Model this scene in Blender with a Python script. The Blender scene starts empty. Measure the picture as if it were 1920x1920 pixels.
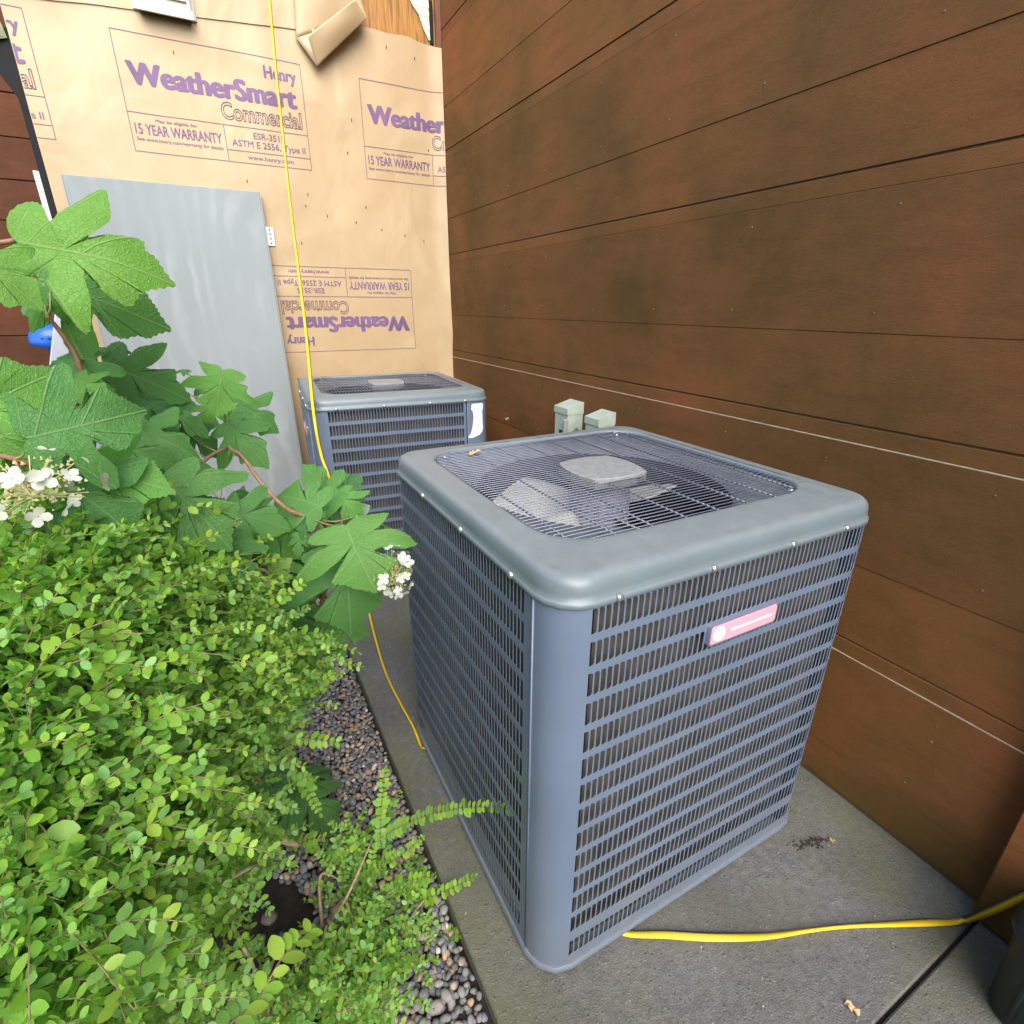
import bpy, math, random
from mathutils import Vector, Matrix, noise

random.seed(7)
SC = bpy.context.scene
COL = SC.collection

# ------------------------------------------------------------------ camera, sky, sun, exposure
cam_data = bpy.data.cameras.new('camera')
cam_data.sensor_width = 36.0
cam_data.lens = 18.43
cam_data.clip_start = 0.02
cam_data.clip_end = 2000
cam = bpy.data.objects.new('camera', cam_data)
COL.objects.link(cam)
RIGHT = Vector((0.882, -0.471, 0.004)).normalized()
BACK = Vector((-0.440, -0.820, 0.366)).normalized()
UP = BACK.cross(RIGHT).normalized()
RIGHT = UP.cross(BACK).normalized()
m3 = Matrix((RIGHT, UP, BACK)).transposed()
cam.matrix_world = Matrix.Translation((0, 0, 1.45)) @ m3.to_4x4()
SC.camera = cam

SUN_DIR = Vector((-0.20, -0.74, 0.74)).normalized()        # towards the light
world = bpy.data.worlds.new('World')
SC.world = world
world.use_nodes = True
wn = world.node_tree.nodes
sky = wn.new('ShaderNodeTexSky')
sky.sky_type = 'NISHITA'
sky.sun_disc = False
sky.sun_elevation = math.asin(SUN_DIR.z)
sky.sun_rotation = math.atan2(SUN_DIR.x, SUN_DIR.y)
sky.dust_density = 2.0
sky.air_density = 1.0
wn['Background'].inputs['Strength'].default_value = 0.15
world.node_tree.links.new(sky.outputs['Color'], wn['Background'].inputs['Color'])

sun_data = bpy.data.lights.new('sun', 'SUN')
sun_data.energy = 1.5
sun_data.angle = math.radians(60)
sun_data.color = (1.0, 0.965, 0.92)
sun = bpy.data.objects.new('sun', sun_data)
COL.objects.link(sun)
sun.rotation_euler = SUN_DIR.to_track_quat('Z', 'Y').to_euler()

SC.view_settings.view_transform = 'Standard'
SC.view_settings.look = 'None'
SC.view_settings.gamma = 1.0
SC.view_settings.use_curve_mapping = False
SC.view_settings.exposure = 1.5

# ------------------------------------------------------------------ helpers
class MB:
    """collects polygons; build() links them as one mesh object"""
    def __init__(self):
        self.v = []; self.f = []; self.mi = []
    def vert(self, p):
        self.v.append(tuple(p)); return len(self.v) - 1
    def face(self, ids, m=0):
        self.f.append(tuple(ids)); self.mi.append(m)
    def poly(self, pts, m=0):
        self.face([self.vert(p) for p in pts], m)
    def box(self, lo, hi, bev=0.0, m=0, mat=None):
        x0, y0, z0 = lo; x1, y1, z1 = hi
        T = (lambda p: mat @ Vector(p)) if mat else (lambda p: p)
        if bev <= 0:
            c = [self.vert(T(p)) for p in ((x0,y0,z0),(x1,y0,z0),(x1,y1,z0),(x0,y1,z0),(x0,y0,z1),(x1,y0,z1),(x1,y1,z1),(x0,y1,z1))]
            for q in ((3,2,1,0),(4,5,6,7),(0,1,5,4),(1,2,6,5),(2,3,7,6),(3,0,4,7)):
                self.face([c[i] for i in q], m)
            return
        b = bev
        idx = {}
        for sx in (0, 1):
            for sy in (0, 1):
                for sz in (0, 1):
                    X, Y, Z = (x0, x1)[sx], (y0, y1)[sy], (z0, z1)[sz]
                    dx, dy, dz = (b, -b)[sx], (b, -b)[sy], (b, -b)[sz]
                    idx[sx, sy, sz, 0] = self.vert(T((X, Y + dy, Z + dz)))
                    idx[sx, sy, sz, 1] = self.vert(T((X + dx, Y, Z + dz)))
                    idx[sx, sy, sz, 2] = self.vert(T((X + dx, Y + dy, Z)))
        g = lambda a, b_, c, k: idx[a, b_, c, k]
        F = self.face
        F([g(0,0,0,0),g(0,0,1,0),g(0,1,1,0),g(0,1,0,0)], m); F([g(1,0,0,0),g(1,1,0,0),g(1,1,1,0),g(1,0,1,0)], m)
        F([g(0,0,0,1),g(1,0,0,1),g(1,0,1,1),g(0,0,1,1)], m); F([g(0,1,0,1),g(0,1,1,1),g(1,1,1,1),g(1,1,0,1)], m)
        F([g(0,0,0,2),g(0,1,0,2),g(1,1,0,2),g(1,0,0,2)], m); F([g(0,0,1,2),g(1,0,1,2),g(1,1,1,2),g(0,1,1,2)], m)
        for s in (0, 1):
            for t in (0, 1):
                F([g(s,t,0,0),g(s,t,0,1),g(s,t,1,1),g(s,t,1,0)], m)
                F([g(s,0,t,0),g(s,0,t,2),g(s,1,t,2),g(s,1,t,0)], m)
                F([g(0,s,t,1),g(0,s,t,2),g(1,s,t,2),g(1,s,t,1)], m)
                for k in (0, 1):
                    F([g(s,t,k,0),g(s,t,k,1),g(s,t,k,2)], m)
    def tube(self, pts, r, n=6, cap=True, m=0):
        pts = [Vector(p) for p in pts]
        rs = r if isinstance(r, (list, tuple)) else [r] * len(pts)
        rings = []
        ref = None
        for i, p in enumerate(pts):
            t = (pts[min(i + 1, len(pts) - 1)] - pts[max(i - 1, 0)]).normalized()
            if ref is None:
                ref = t.orthogonal().normalized()
            ref = (ref - t * ref.dot(t))
            ref = ref.normalized() if ref.length > 1e-6 else t.orthogonal().normalized()
            b = t.cross(ref)
            rings.append([self.vert(p + (ref * math.cos(a) + b * math.sin(a)) * rs[i]) for a in [2 * math.pi * k / n for k in range(n)]])
        for a, b in zip(rings, rings[1:]):
            for k in range(n):
                self.face([a[k], a[(k + 1) % n], b[(k + 1) % n], b[k]], m)
        if cap:
            self.face(rings[0][::-1], m); self.face(rings[-1], m)
    def lathe(self, prof, n=24, c=(0, 0, 0), m=0, axis='Z', close=False):
        rings = []
        for r, z in prof:
            ring = []
            for k in range(n):
                a = 2 * math.pi * k / n
                p = {'Z': (r * math.cos(a), r * math.sin(a), z), 'X': (z, r * math.cos(a), r * math.sin(a)), 'Y': (r * math.cos(a), z, r * math.sin(a))}[axis]
                ring.append(self.vert((p[0] + c[0], p[1] + c[1], p[2] + c[2])))
            rings.append(ring)
        for a, b in zip(rings, rings[1:]):
            for k in range(n):
                self.face([a[k], a[(k + 1) % n], b[(k + 1) % n], b[k]], m)
        if close:
            self.face(rings[0][::-1], m); self.face(rings[-1], m)
    def mesh(self, name, mats, smooth=False):
        me = bpy.data.meshes.new(name)
        me.from_pydata(self.v, [], self.f)
        for mm in (mats if isinstance(mats, (list, tuple)) else [mats]):
            me.materials.append(mm)
        if any(self.mi):
            me.polygons.foreach_set('material_index', self.mi)
        if smooth:
            me.polygons.foreach_set('use_smooth', [True] * len(me.polygons))
        me.update()
        return me
    def build(self, name, mats, parent=None, smooth=False, fix=False, auto=None):
        me = self.mesh(name, mats, smooth)
        if fix:
            import bmesh
            bm = bmesh.new(); bm.from_mesh(me)
            bmesh.ops.remove_doubles(bm, verts=bm.verts, dist=1e-5)
            bmesh.ops.recalc_face_normals(bm, faces=bm.faces)
            bm.to_mesh(me); bm.free()
        if auto:
            me.polygons.foreach_set('use_smooth', [True] * len(me.polygons))
            me.set_sharp_from_angle(angle=math.radians(auto))
        return link(name, me, parent)

def link(name, data, parent=None):
    o = bpy.data.objects.new(name, data)
    COL.objects.link(o)
    if parent:
        o.parent = parent
    return o

def tag(o, label=None, cat=None, group=None, kind=None):
    if label: o['label'] = label
    if cat: o['category'] = cat
    if group: o['group'] = group
    if kind: o['kind'] = kind
    return o

def thing(name, label, cat, loc=(0, 0, 0), rz=0, group=None):
    o = link(name, None)
    o.location = loc; o.rotation_euler = (0, 0, rz)
    return tag(o, label, cat, group)

def curve_pts(P, n):
    """Catmull-Rom through P, n samples per span"""
    P = [Vector(p) for p in P]
    Q = [P[0] * 2 - P[1]] + P + [P[-1] * 2 - P[-2]]
    out = []
    for i in range(1, len(Q) - 2):
        a, b, c, d = Q[i - 1:i + 3]
        for k in range(n):
            t = k / n
            out.append(0.5 * ((2 * b) + (c - a) * t + (2 * a - 5 * b + 4 * c - d) * t * t + (3 * b - a - 3 * c + d) * t ** 3))
    out.append(P[-1])
    return out

# ------------------------------------------------------------------ materials
class NT:
    def __init__(self, name):
        self.m = bpy.data.materials.new(name)
        self.m.use_nodes = True
        self.t = self.m.node_tree
        self.b = self.t.nodes['Principled BSDF']
        self.out = self.t.nodes['Material Output']
    def n(self, typ, **kw):
        nd = self.t.nodes.new(typ)
        for k, v in kw.items():
            if k in nd.inputs.keys():
                s = nd.inputs[k]
                if isinstance(v, bpy.types.NodeSocket): self.t.links.new(v, s)
                else: s.default_value = v
            else:
                setattr(nd, k, v)
        return nd
    def coord(self, kind='Object', scale=(1, 1, 1)):
        c = self.n('ShaderNodeTexCoord').outputs[kind]
        mp = self.n('ShaderNodeMapping'); self.t.links.new(c, mp.inputs['Vector']); mp.inputs['Scale'].default_value = scale
        return mp.outputs['Vector']
    def pos(self, scale=(1, 1, 1)):
        c = self.n('ShaderNodeNewGeometry').outputs['Position']
        mp = self.n('ShaderNodeMapping'); self.t.links.new(c, mp.inputs['Vector']); mp.inputs['Scale'].default_value = scale
        return mp.outputs['Vector']
    def noise(self, vec, scale, detail=4, rough=0.55, dist=0.0):
        nd = self.n('ShaderNodeTexNoise', Scale=scale, Detail=detail, Roughness=rough, Distortion=dist)
        self.t.links.new(vec, nd.inputs['Vector'])
        return nd.outputs['Fac']
    def ramp(self, fac, stops):
        r = self.n('ShaderNodeValToRGB')
        self.t.links.new(fac, r.inputs['Fac'])
        e = r.color_ramp.elements
        while len(e) < len(stops): e.new(0.5)
        for el, (p, c) in zip(e, stops):
            el.position = p
            el.color = (c, c, c, 1) if isinstance(c, (int, float)) else (*c, 1)
        return r.outputs['Color']
    def mix(self, fac, a, b, mode='MIX'):
        nd = self.n('ShaderNodeMix'); nd.data_type = 'RGBA'; nd.blend_type = mode
        for s, v in ((0, fac), (6, a), (7, b)):
            if isinstance(v, bpy.types.NodeSocket): self.t.links.new(v, nd.inputs[s])
            elif s == 0: nd.inputs[s].default_value = v
            else: nd.inputs[s].default_value = (*v, 1)
        return nd.outputs[2]
    def math(self, op, a, b=0.0):
        nd = self.n('ShaderNodeMath'); nd.operation = op
        for s, v in ((0, a), (1, b)):
            if isinstance(v, bpy.types.NodeSocket): self.t.links.new(v, nd.inputs[s])
            else: nd.inputs[s].default_value = v
        return nd.outputs[0]
    def set(self, **kw):
        for k, v in kw.items():
            s = self.b.inputs[k.replace('_', ' ')]
            if isinstance(v, bpy.types.NodeSocket): self.t.links.new(v, s)
            else: s.default_value = (*v, 1) if isinstance(v, tuple) and len(v) == 3 else v
        return self
    def bump(self, h, strength=0.3, dist=0.01):
        nd = self.n('ShaderNodeBump', Strength=strength, Distance=dist)
        self.t.links.new(h, nd.inputs['Height'])
        self.t.links.new(nd.outputs['Normal'], self.b.inputs['Normal'])
        return self

def plain(name, col, rough=0.5, metal=0.0, vary=0.0, scale=20):
    t = NT(name)
    t.set(Roughness=rough, Metallic=metal)
    if vary:
        f = t.noise(t.pos(), scale, 5)
        lo = tuple(c * (1 - vary) for c in col); hi = tuple(min(1, c * (1 + vary)) for c in col)
        t.set(Base_Color=t.ramp(f, [(0.3, lo), (0.7, hi)]))
    else:
        t.set(Base_Color=col)
    return t.m

def mat_leaf(name, cols, trans=0.35, rough=0.45, veins=False):
    """leaf: per-leaf hue from island / object random, translucent"""
    t = NT(name)
    isl = t.n('ShaderNodeNewGeometry').outputs['Random Per Island']
    orr = t.n('ShaderNodeObjectInfo').outputs['Random']
    r = t.math('FRACT', t.math('ADD', isl, orr))
    k = len(cols)
    c = t.ramp(r, [(i / (k - 1), cc) for i, cc in enumerate(cols)])
    mott = t.noise(t.pos(), 60, 3)
    c = t.mix(0.25, c, t.ramp(mott, [(0.35, (0.5, 0.5, 0.5)), (0.65, (1, 1, 1))]), 'MULTIPLY')
    t.set(Base_Color=c, Roughness=rough)
    t.b.inputs['Specular IOR Level'].default_value = 0.4
    tr = t.n('ShaderNodeBsdfTranslucent')
    t.t.links.new(t.mix(1.0, c, (1.0, 1.15, 0.45), 'MULTIPLY'), tr.inputs['Color'])
    ms = t.n('ShaderNodeMixShader'); ms.inputs[0].default_value = trans
    t.t.links.new(t.b.outputs[0], ms.inputs[1]); t.t.links.new(tr.outputs[0], ms.inputs[2])
    t.t.links.new(ms.outputs[0], t.out.inputs['Surface'])
    return t

def mat_big_leaf(name, col, vein):
    """lobed leaf with a vein net laid out in the leaf's own plane (uv = along, across)"""
    t = NT(name)
    uv = t.n('ShaderNodeUVMap').outputs['UV']
    sep = t.n('ShaderNodeSeparateXYZ'); t.t.links.new(uv, sep.inputs[0])
    X, Y = sep.outputs[0], sep.outputs[1]
    ay = t.math('ABSOLUTE', Y)
    def line(x0, slope, w):          # distance to the vein y = slope * (x - x0)
        d = t.math('ABSOLUTE', t.math('SUBTRACT', ay, t.math('MULTIPLY', t.math('SUBTRACT', X, x0), slope)))
        d = t.math('DIVIDE', d, math.sqrt(1 + slope * slope))
        return t.math('SUBTRACT', 1.0, t.math('MINIMUM', t.math('DIVIDE', d, w), 1.0))
    v = t.math('SUBTRACT', 1.0, t.math('MINIMUM', t.math('DIVIDE', ay, 0.014), 1.0))
    for x0, s, w in ((0.06, 1.5, 0.012), (-0.02, 4.5, 0.010), (0.42, 1.05, 0.010)):
        v = t.math('MAXIMUM', v, line(x0, s, w))
    # fine side veins
    wv = t.n('ShaderNodeTexWave'); wv.wave_type = 'BANDS'; wv.bands_direction = 'X'
    mp = t.n('ShaderNodeMapping'); cb = t.n('ShaderNodeCombineXYZ')
    t.t.links.new(t.math('SUBTRACT', X, t.math('MULTIPLY', ay, 0.75)), cb.inputs[0]); t.t.links.new(Y, cb.inputs[1])
    t.t.links.new(cb.outputs[0], mp.inputs['Vector']); mp.inputs['Scale'].default_value = (6.5, 1.5, 1)
    t.t.links.new(mp.outputs['Vector'], wv.inputs['Vector'])
    wv.inputs['Scale'].default_value = 0.9; wv.inputs['Distortion'].default_value = 1.2; wv.inputs['Detail'].default_value = 2
    fine = t.ramp(wv.outputs['Fac'], [(0.86, 0.0), (1.0, 1.0)])
    cellv = t.n('ShaderNodeTexVoronoi'); cellv.feature = 'DISTANCE_TO_EDGE'; cellv.inputs['Scale'].default_value = 26
    t.t.links.new(uv, cellv.inputs['Vector'])
    net = t.ramp(cellv.outputs['Distance'], [(0.0, 1.0), (0.10, 0.0)])
    orr = t.n('ShaderNodeObjectInfo').outputs['Random']
    tint = t.ramp(orr, [(0, (0.75, 0.85, 0.9)), (0.5, (1, 1, 1)), (1, (1.2, 1.05, 0.8))])
    c = t.mix(1.0, col, tint, 'MULTIPLY')
    blot = t.noise(uv, 3.5, 4)
    c = t.mix(t.ramp(blot, [(0.4, 0.0), (0.75, 0.45)]), c, tuple(x * 1.35 for x in col))
    c = t.mix(t.math('MULTIPLY', net, 0.10), c, vein)
    c = t.mix(t.math('MULTIPLY', fine, 0.13), c, vein)
    c = t.mix(t.math('MULTIPLY', v, 0.8), c, vein)
    t.set(Base_Color=c, Roughness=0.5)
    t.b.inputs['Specular IOR Level'].default_value = 0.35
    h = t.math('ADD', t.math('MULTIPLY', v, -1.0), t.math('ADD', t.math('MULTIPLY', fine, -0.12), t.math('MULTIPLY', net, -0.35)))
    pk = t.noise(uv, 16, 3, 0.6); t.bump(t.math('ADD', h, t.math('MULTIPLY', pk, 1.2)), 0.5, 0.004)
    tr = t.n('ShaderNodeBsdfTranslucent')
    t.t.links.new(t.mix(1.0, c, (1.05, 1.2, 0.4), 'MULTIPLY'), tr.inputs['Color'])
    ms = t.n('ShaderNodeMixShader'); ms.inputs[0].default_value = 0.45
    t.t.links.new(t.b.outputs[0], ms.inputs[1]); t.t.links.new(tr.outputs[0], ms.inputs[2])
    t.t.links.new(ms.outputs[0], t.out.inputs['Surface'])
    return t.m

M = {}
# brown stained siding
def mat_siding(name, dark, light, red):
    t = NT(name)
    p = t.pos()
    ob = t.n('ShaderNodeObjectInfo').outputs['Random']
    big = t.noise(p, 1.6, 5, 0.6, 0.4)
    c = t.ramp(big, [(0.30, dark), (0.5, light), (0.70, red)])
    med = t.noise(t.pos((1, 0.7, 3.0)), 7, 5, 0.65)
    c = t.mix(t.ramp(med, [(0.45, 0.0), (0.8, 0.45)]), c, tuple(x * 0.70 for x in dark))
    grain = t.noise(t.pos((1, 1, 16)), 34, 6, 0.7)
    c = t.mix(0.5, c, t.ramp(grain, [(0.25, (0.55, 0.52, 0.5)), (0.75, (1.35, 1.3, 1.25))]), 'MULTIPLY')
    fuzz = t.noise(t.pos((1, 5, 1)), 150, 3, 0.7)
    c = t.mix(0.35, c, t.ramp(fuzz, [(0.3, (0.6, 0.6, 0.6)), (0.7, (1.3, 1.3, 1.3))]), 'MULTIPLY')
    tone = t.ramp(ob, [(0, (0.86, 0.88, 0.9)), (1, (1.12, 1.08, 1.02))])
    c = t.mix(1.0, c, tone, 'MULTIPLY')
    # mossy foot of the wall: real growth along the bottom board
    sep = t.n('ShaderNodeSeparateXYZ'); t.t.links.new(p, sep.inputs[0])
    moss = t.math('MULTIPLY', t.ramp(sep.outputs[2], [(0.0, 1.0), (0.20, 0.0)]), t.ramp(t.noise(p, 9, 5, 0.65), [(0.36, 0.0), (0.58, 1.0)]))
    c = t.mix(t.math('MULTIPLY', moss, 0.6), c, (0.075, 0.072, 0.02))
    # pale flecks
    vo = t.n('ShaderNodeTexVoronoi', Scale=6.0); t.t.links.new(p, vo.inputs['Vector'])
    fl = t.ramp(vo.outputs['Distance'], [(0.0, 1.0), (0.030, 0.0)])
    c = t.mix(t.math('MULTIPLY', fl, 0.7), c, (0.42, 0.33, 0.24))
    t.set(Base_Color=c, Roughness=t.ramp(med, [(0, 0.65), (1, 0.85)]))
    t.b.inputs['Specular IOR Level'].default_value = 0.12
    t.bump(t.math('ADD', grain, t.math('MULTIPLY', fuzz, 0.6)), 0.35, 0.0025)
    return t.m
M['siding'] = mat_siding('brown_siding', (0.112, 0.066, 0.022), (0.178, 0.086, 0.031), (0.240, 0.093, 0.038))
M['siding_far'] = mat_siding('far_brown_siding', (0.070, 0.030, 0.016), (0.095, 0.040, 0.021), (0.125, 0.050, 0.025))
M['siding_edge'] = plain('bare_board_edge', (0.42, 0.34, 0.24), 0.7, vary=0.25, scale=30)
M['nail'] = plain('nail_head', (0.20, 0.13, 0.075), 0.5, 0.2, vary=0.5, scale=5)
M['groove'] = plain('groove_back_board', (0.13, 0.075, 0.036), 0.8)

# concrete with aggregate, damp stains and algae
t = NT('concrete'); p = t.pos()
f1 = t.noise(p, 3.0, 5, 0.6); f2 = t.noise(p, 45, 5, 0.7); f3 = t.noise(p, 260, 3, 0.6)
c = t.ramp(f1, [(0.3, (0.108, 0.110, 0.110)), (0.7, (0.182, 0.184, 0.182))])
c = t.mix(0.7, c, t.ramp(f2, [(0.3, (0.5, 0.5, 0.5)), (0.72, (1.35, 1.35, 1.32))]), 'MULTIPLY')
c = t.mix(0.6, c, t.ramp(f3, [(0.3, (0.35, 0.35, 0.35)), (0.7, (1.6, 1.6, 1.6))]), 'MULTIPLY')
vo = t.n('ShaderNodeTexVoronoi', Scale=70.0); t.t.links.new(p, vo.inputs['Vector'])
sp = t.ramp(vo.outputs['Distance'], [(0.0, 1.0), (0.26, 0.0)])
hue = t.ramp(vo.outputs['Color'], [(0.0, (0.03, 0.03, 0.03)), (0.45, (0.09, 0.088, 0.085)), (0.72, (0.24, 0.23, 0.21)), (1.0, (0.52, 0.50, 0.46))])
c = t.mix(t.math('MULTIPLY', sp, 0.9), c, hue)
sep = t.n('ShaderNodeSeparateXYZ'); t.t.links.new(p, sep.inputs[0])
edge = t.math('MAXIMUM', t.ramp(sep.outputs[0], [(0.30, 1.0), (0.62, 0.0)]), t.ramp(sep.outputs[1], [(0.05, 0.0), (0.9, 0.85)]))
edge2 = t.ramp(t.math('SUBTRACT', sep.outputs[0], t.math('MULTIPLY', sep.outputs[1], 0.9)), [(0.75, 0.0), (1.35, 1.0)])
edge = t.math('MAXIMUM', edge, t.math('MULTIPLY', edge2, 0.9))
alg = t.math('MULTIPLY', edge, t.ramp(t.noise(p, 4.0, 6, 0.65), [(0.36, 0.0), (0.62, 1.0)]))
c = t.mix(t.math('MULTIPLY', alg, 0.66), c, (0.150, 0.150, 0.052))
damp = t.ramp(t.noise(p, 1.3, 4, 0.5), [(0.42, 0.0), (0.62, 1.0)])
c = t.mix(t.math('MULTIPLY', damp, 0.40), c, (0.10, 0.096, 0.088))
t.set(Base_Color=c, Roughness=0.85)
t.bump(t.math('ADD', f3, t.math('ADD', t.math('MULTIPLY', f2, 1.5), t.math('MULTIPLY', sp, 0.7))), 0.8, 0.004)
M['concrete'] = t.m

t = NT('soil'); p = t.pos()
a = t.noise(p, 40, 6, 0.7); b = t.noise(p, 300, 3, 0.7)
c = t.ramp(a, [(0.3, (0.012, 0.009, 0.007)), (0.7, (0.045, 0.033, 0.024))])
c = t.mix(t.ramp(b, [(0.62, 0.0), (0.75, 0.7)]), c, (0.12, 0.08, 0.05))
t.set(Base_Color=c, Roughness=0.9); t.bump(t.math('ADD', a, b), 0.9, 0.01)
M['soil'] = t.m
t = NT('lawn_ground'); p = t.pos()
t.set(Base_Color=t.ramp(t.noise(p, 4, 6), [(0.3, (0.03, 0.05, 0.015)), (0.7, (0.07, 0.09, 0.03))]), Roughness=0.9)
M['ground'] = t.m

t = NT('pebble'); isl = t.n('ShaderNodeNewGeometry').outputs['Random Per Island']
c = t.ramp(isl, [(0.0, (0.045, 0.047, 0.052)), (0.25, (0.085, 0.082, 0.08)), (0.45, (0.13, 0.115, 0.10)), (0.62, (0.095, 0.098, 0.108)), (0.78, (0.18, 0.155, 0.125)), (0.88, (0.15, 0.095, 0.065)), (0.95, (0.25, 0.16, 0.09)), (1.0, (0.36, 0.34, 0.32))])
c = t.mix(1.0, c, (2.0, 2.05, 2.1), 'MULTIPLY'); c = t.mix(0.6, c, t.ramp(t.noise(t.pos(), 120, 4, 0.65), [(0.3, (0.55, 0.55, 0.55)), (0.7, (1.3, 1.28, 1.25))]), 'MULTIPLY')
t.set(Base_Color=c, Roughness=0.75); t.bump(t.noise(t.pos(), 300, 3), 0.2, 0.002)
M['pebble'] = t.m

# house wrap, printing, sheathing
t = NT('tan_house_wrap'); p = t.pos()
c = t.ramp(t.noise(p, 1.3, 4), [(0.3, (0.43, 0.305, 0.165)), (0.7, (0.485, 0.36, 0.212))])
c = t.mix(0.12, c, t.ramp(t.noise(p, 14, 4), [(0.3, (0.7, 0.66, 0.6)), (0.7, (1, 1, 1))]), 'MULTIPLY')
t.set(Base_Color=c, Roughness=0.42)
t.b.inputs['Specular IOR Level'].default_value = 0.45
t.bump(t.noise(t.pos((1, 1, 0.7)), 3.2, 3, 0.45, 0.6), 0.35, 0.05)
M['wrap'] = t.m
M['ink'] = plain('purple_ink', (0.155, 0.085, 0.185), 0.6, vary=0.2, scale=6)
M['ink_thin'] = plain('purple_line_ink', (0.17, 0.09, 0.15), 0.6)
t = NT('weathered_sheathing'); p = t.pos((14, 1, 1.2))
c = t.ramp(t.noise(p, 5, 6, 0.65, 0.6), [(0.25, (0.10, 0.045, 0.012)), (0.5, (0.36, 0.165, 0.035)), (0.75, (0.50, 0.26, 0.06))])
t.set(Base_Color=c, Roughness=0.6)
M['wood'] = t.m
M['torn'] = plain('torn_cream_paper', (0.72, 0.68, 0.50), 0.8, vary=0.1)
M['black'] = plain('black_membrane', (0.008, 0.008, 0.009), 0.9)
M['staple'] = plain('staple_mark', (0.09, 0.05, 0.03), 0.5, 0.5)
M['trim'] = plain('reddish_corner_trim', (0.16, 0.065, 0.04), 0.6, vary=0.25, scale=12)

# grey leaning sheet with wiped swirls
t = NT('grey_board'); p = t.pos()
w1 = t.n('ShaderNodeTexWave', Scale=3.2, Distortion=14.0, Detail=4.0); w1.inputs['Detail Scale'].default_value = 0.8
t.t.links.new(t.pos((1, 1, 0.45)), w1.inputs['Vector'])
c = t.ramp(t.noise(p, 1.1, 4, 0.5), [(0.3, (0.225, 0.258, 0.258)), (0.7, (0.265, 0.293, 0.296))])
c = t.mix(t.math('MULTIPLY', t.ramp(w1.outputs['Fac'], [(0.4, 0.0), (1.0, 0.5)]), t.ramp(t.noise(p, 3.5, 5), [(0.40, 0.0), (0.70, 1.0)])), c, (0.34, 0.365, 0.37))
c = t.mix(t.ramp(t.noise(t.pos((1, 1, 0.3)), 5, 5, 0.6, 1.0), [(0.55, 0.0), (0.8, 0.35)]), c, (0.20, 0.222, 0.225))
t.set(Base_Color=c, Roughness=0.8); t.b.inputs['Specular IOR Level'].default_value = 0.2; M['board'] = t.m

# air conditioner paints
def mat_ac(name, col, dust):
    t = NT(name); p = t.pos()
    up = t.n('ShaderNodeSeparateXYZ'); t.t.links.new(t.n('ShaderNodeNewGeometry').outputs['Normal'], up.inputs[0])
    upf = t.ramp(up.outputs[2], [(0.5, 0.0), (0.95, 1.0)])
    d = t.math('MULTIPLY', upf, t.ramp(t.noise(p, 38, 6, 0.7), [(0.3, 0.25), (0.7, 0.85)]))
    c = t.ramp(t.noise(p, 5, 4), [(0.3, tuple(x * 0.92 for x in col)), (0.7, tuple(x * 1.06 for x in col))])
    c = t.mix(t.math('MULTIPLY', d, dust), c, (0.44, 0.43, 0.37))
    vs = t.n('ShaderNodeTexVoronoi', Scale=60.0); t.t.links.new(t.pos((1, 1, 0.6)), vs.inputs['Vector'])
    spk = t.math('MULTIPLY', t.ramp(vs.outputs['Distance'], [(0.0, 1.0), (0.06, 0.0)]), t.ramp(t.noise(p, 9, 2), [(0.55, 0.0), (0.62, 1.0)]))
    c = t.mix(t.math('MULTIPLY', spk, 0.6), c, (0.55, 0.55, 0.52))
    run = t.noise(t.pos((40, 40, 1.6)), 3, 4, 0.6)
    scr = t.noise(t.pos((6, 6, 60)), 4, 5, 0.75, 1.5)
    c = t.mix(t.math('MULTIPLY', t.ramp(scr, [(0.66, 0.0), (0.72, 0.35)]), t.ramp(t.noise(p, 6, 3), [(0.5, 0.0), (0.6, 1.0)])), c, (0.40, 0.43, 0.45))
    c = t.mix(t.ramp(t.noise(t.pos((9, 9, 1.2)), 3, 4, 0.6), [(0.5, 0.0), (0.8, 0.22)]), c, (0.19, 0.185, 0.165))
    low = t.n('ShaderNodeSeparateXYZ'); t.t.links.new(p, low.inputs[0])
    c = t.mix(t.math('MULTIPLY', t.ramp(low.outputs[2], [(0.0, 0.55), (0.22, 0.0)]), t.noise(p, 14, 5, 0.7)), c, (0.16, 0.15, 0.11))
    t.set(Base_Color=c, Roughness=t.mix(t.math('MULTIPLY', d, 0.8), t.ramp(run, [(0.3, 0.30), (0.75, 0.36)]), (0.62, 0.62, 0.62)))
    t.b.inputs['Specular IOR Level'].default_value = 0.5
    t.bump(t.noise(p, 500, 2), 0.06, 0.001)
    return t.m
M['ac'] = mat_ac('grey_enamel_sky_tint', (0.124, 0.164, 0.232), 0.28)  # blue of the reflected sky is mixed into this base colour
M['ac_cap'] = mat_ac('grey_cap_enamel', (0.135, 0.172, 0.190), 0.28)
t = NT('coil_fins'); p = t.pos()
wv = t.n('ShaderNodeTexWave', Scale=160.0, Distortion=0.6, Detail=1.0); wv.bands_direction = 'Z'; t.t.links.new(p, wv.inputs['Vector'])
dirt = t.noise(t.pos((1, 1, 0.5)), 12, 5, 0.7)
c = t.ramp(dirt, [(0.3, (0.045, 0.040, 0.034)), (0.7, (0.15, 0.132, 0.108))])
c = t.mix(t.math('MULTIPLY', wv.outputs['Fac'], 0.55), c, (0.05, 0.045, 0.04))
t.set(Base_Color=c, Roughness=0.7, Metallic=0.2); t.bump(wv.outputs['Fac'], 0.6, 0.002); M['coil'] = t.m
M['wire'] = plain('grille_wire', (0.13, 0.145, 0.19), 0.25, 0.3)
M['shroud'] = plain('fan_shroud', (0.17, 0.19, 0.20), 0.5, vary=0.25, scale=25)
M['inside'] = plain('dark_cabinet_inside', (0.02, 0.022, 0.028), 0.7)
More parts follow.
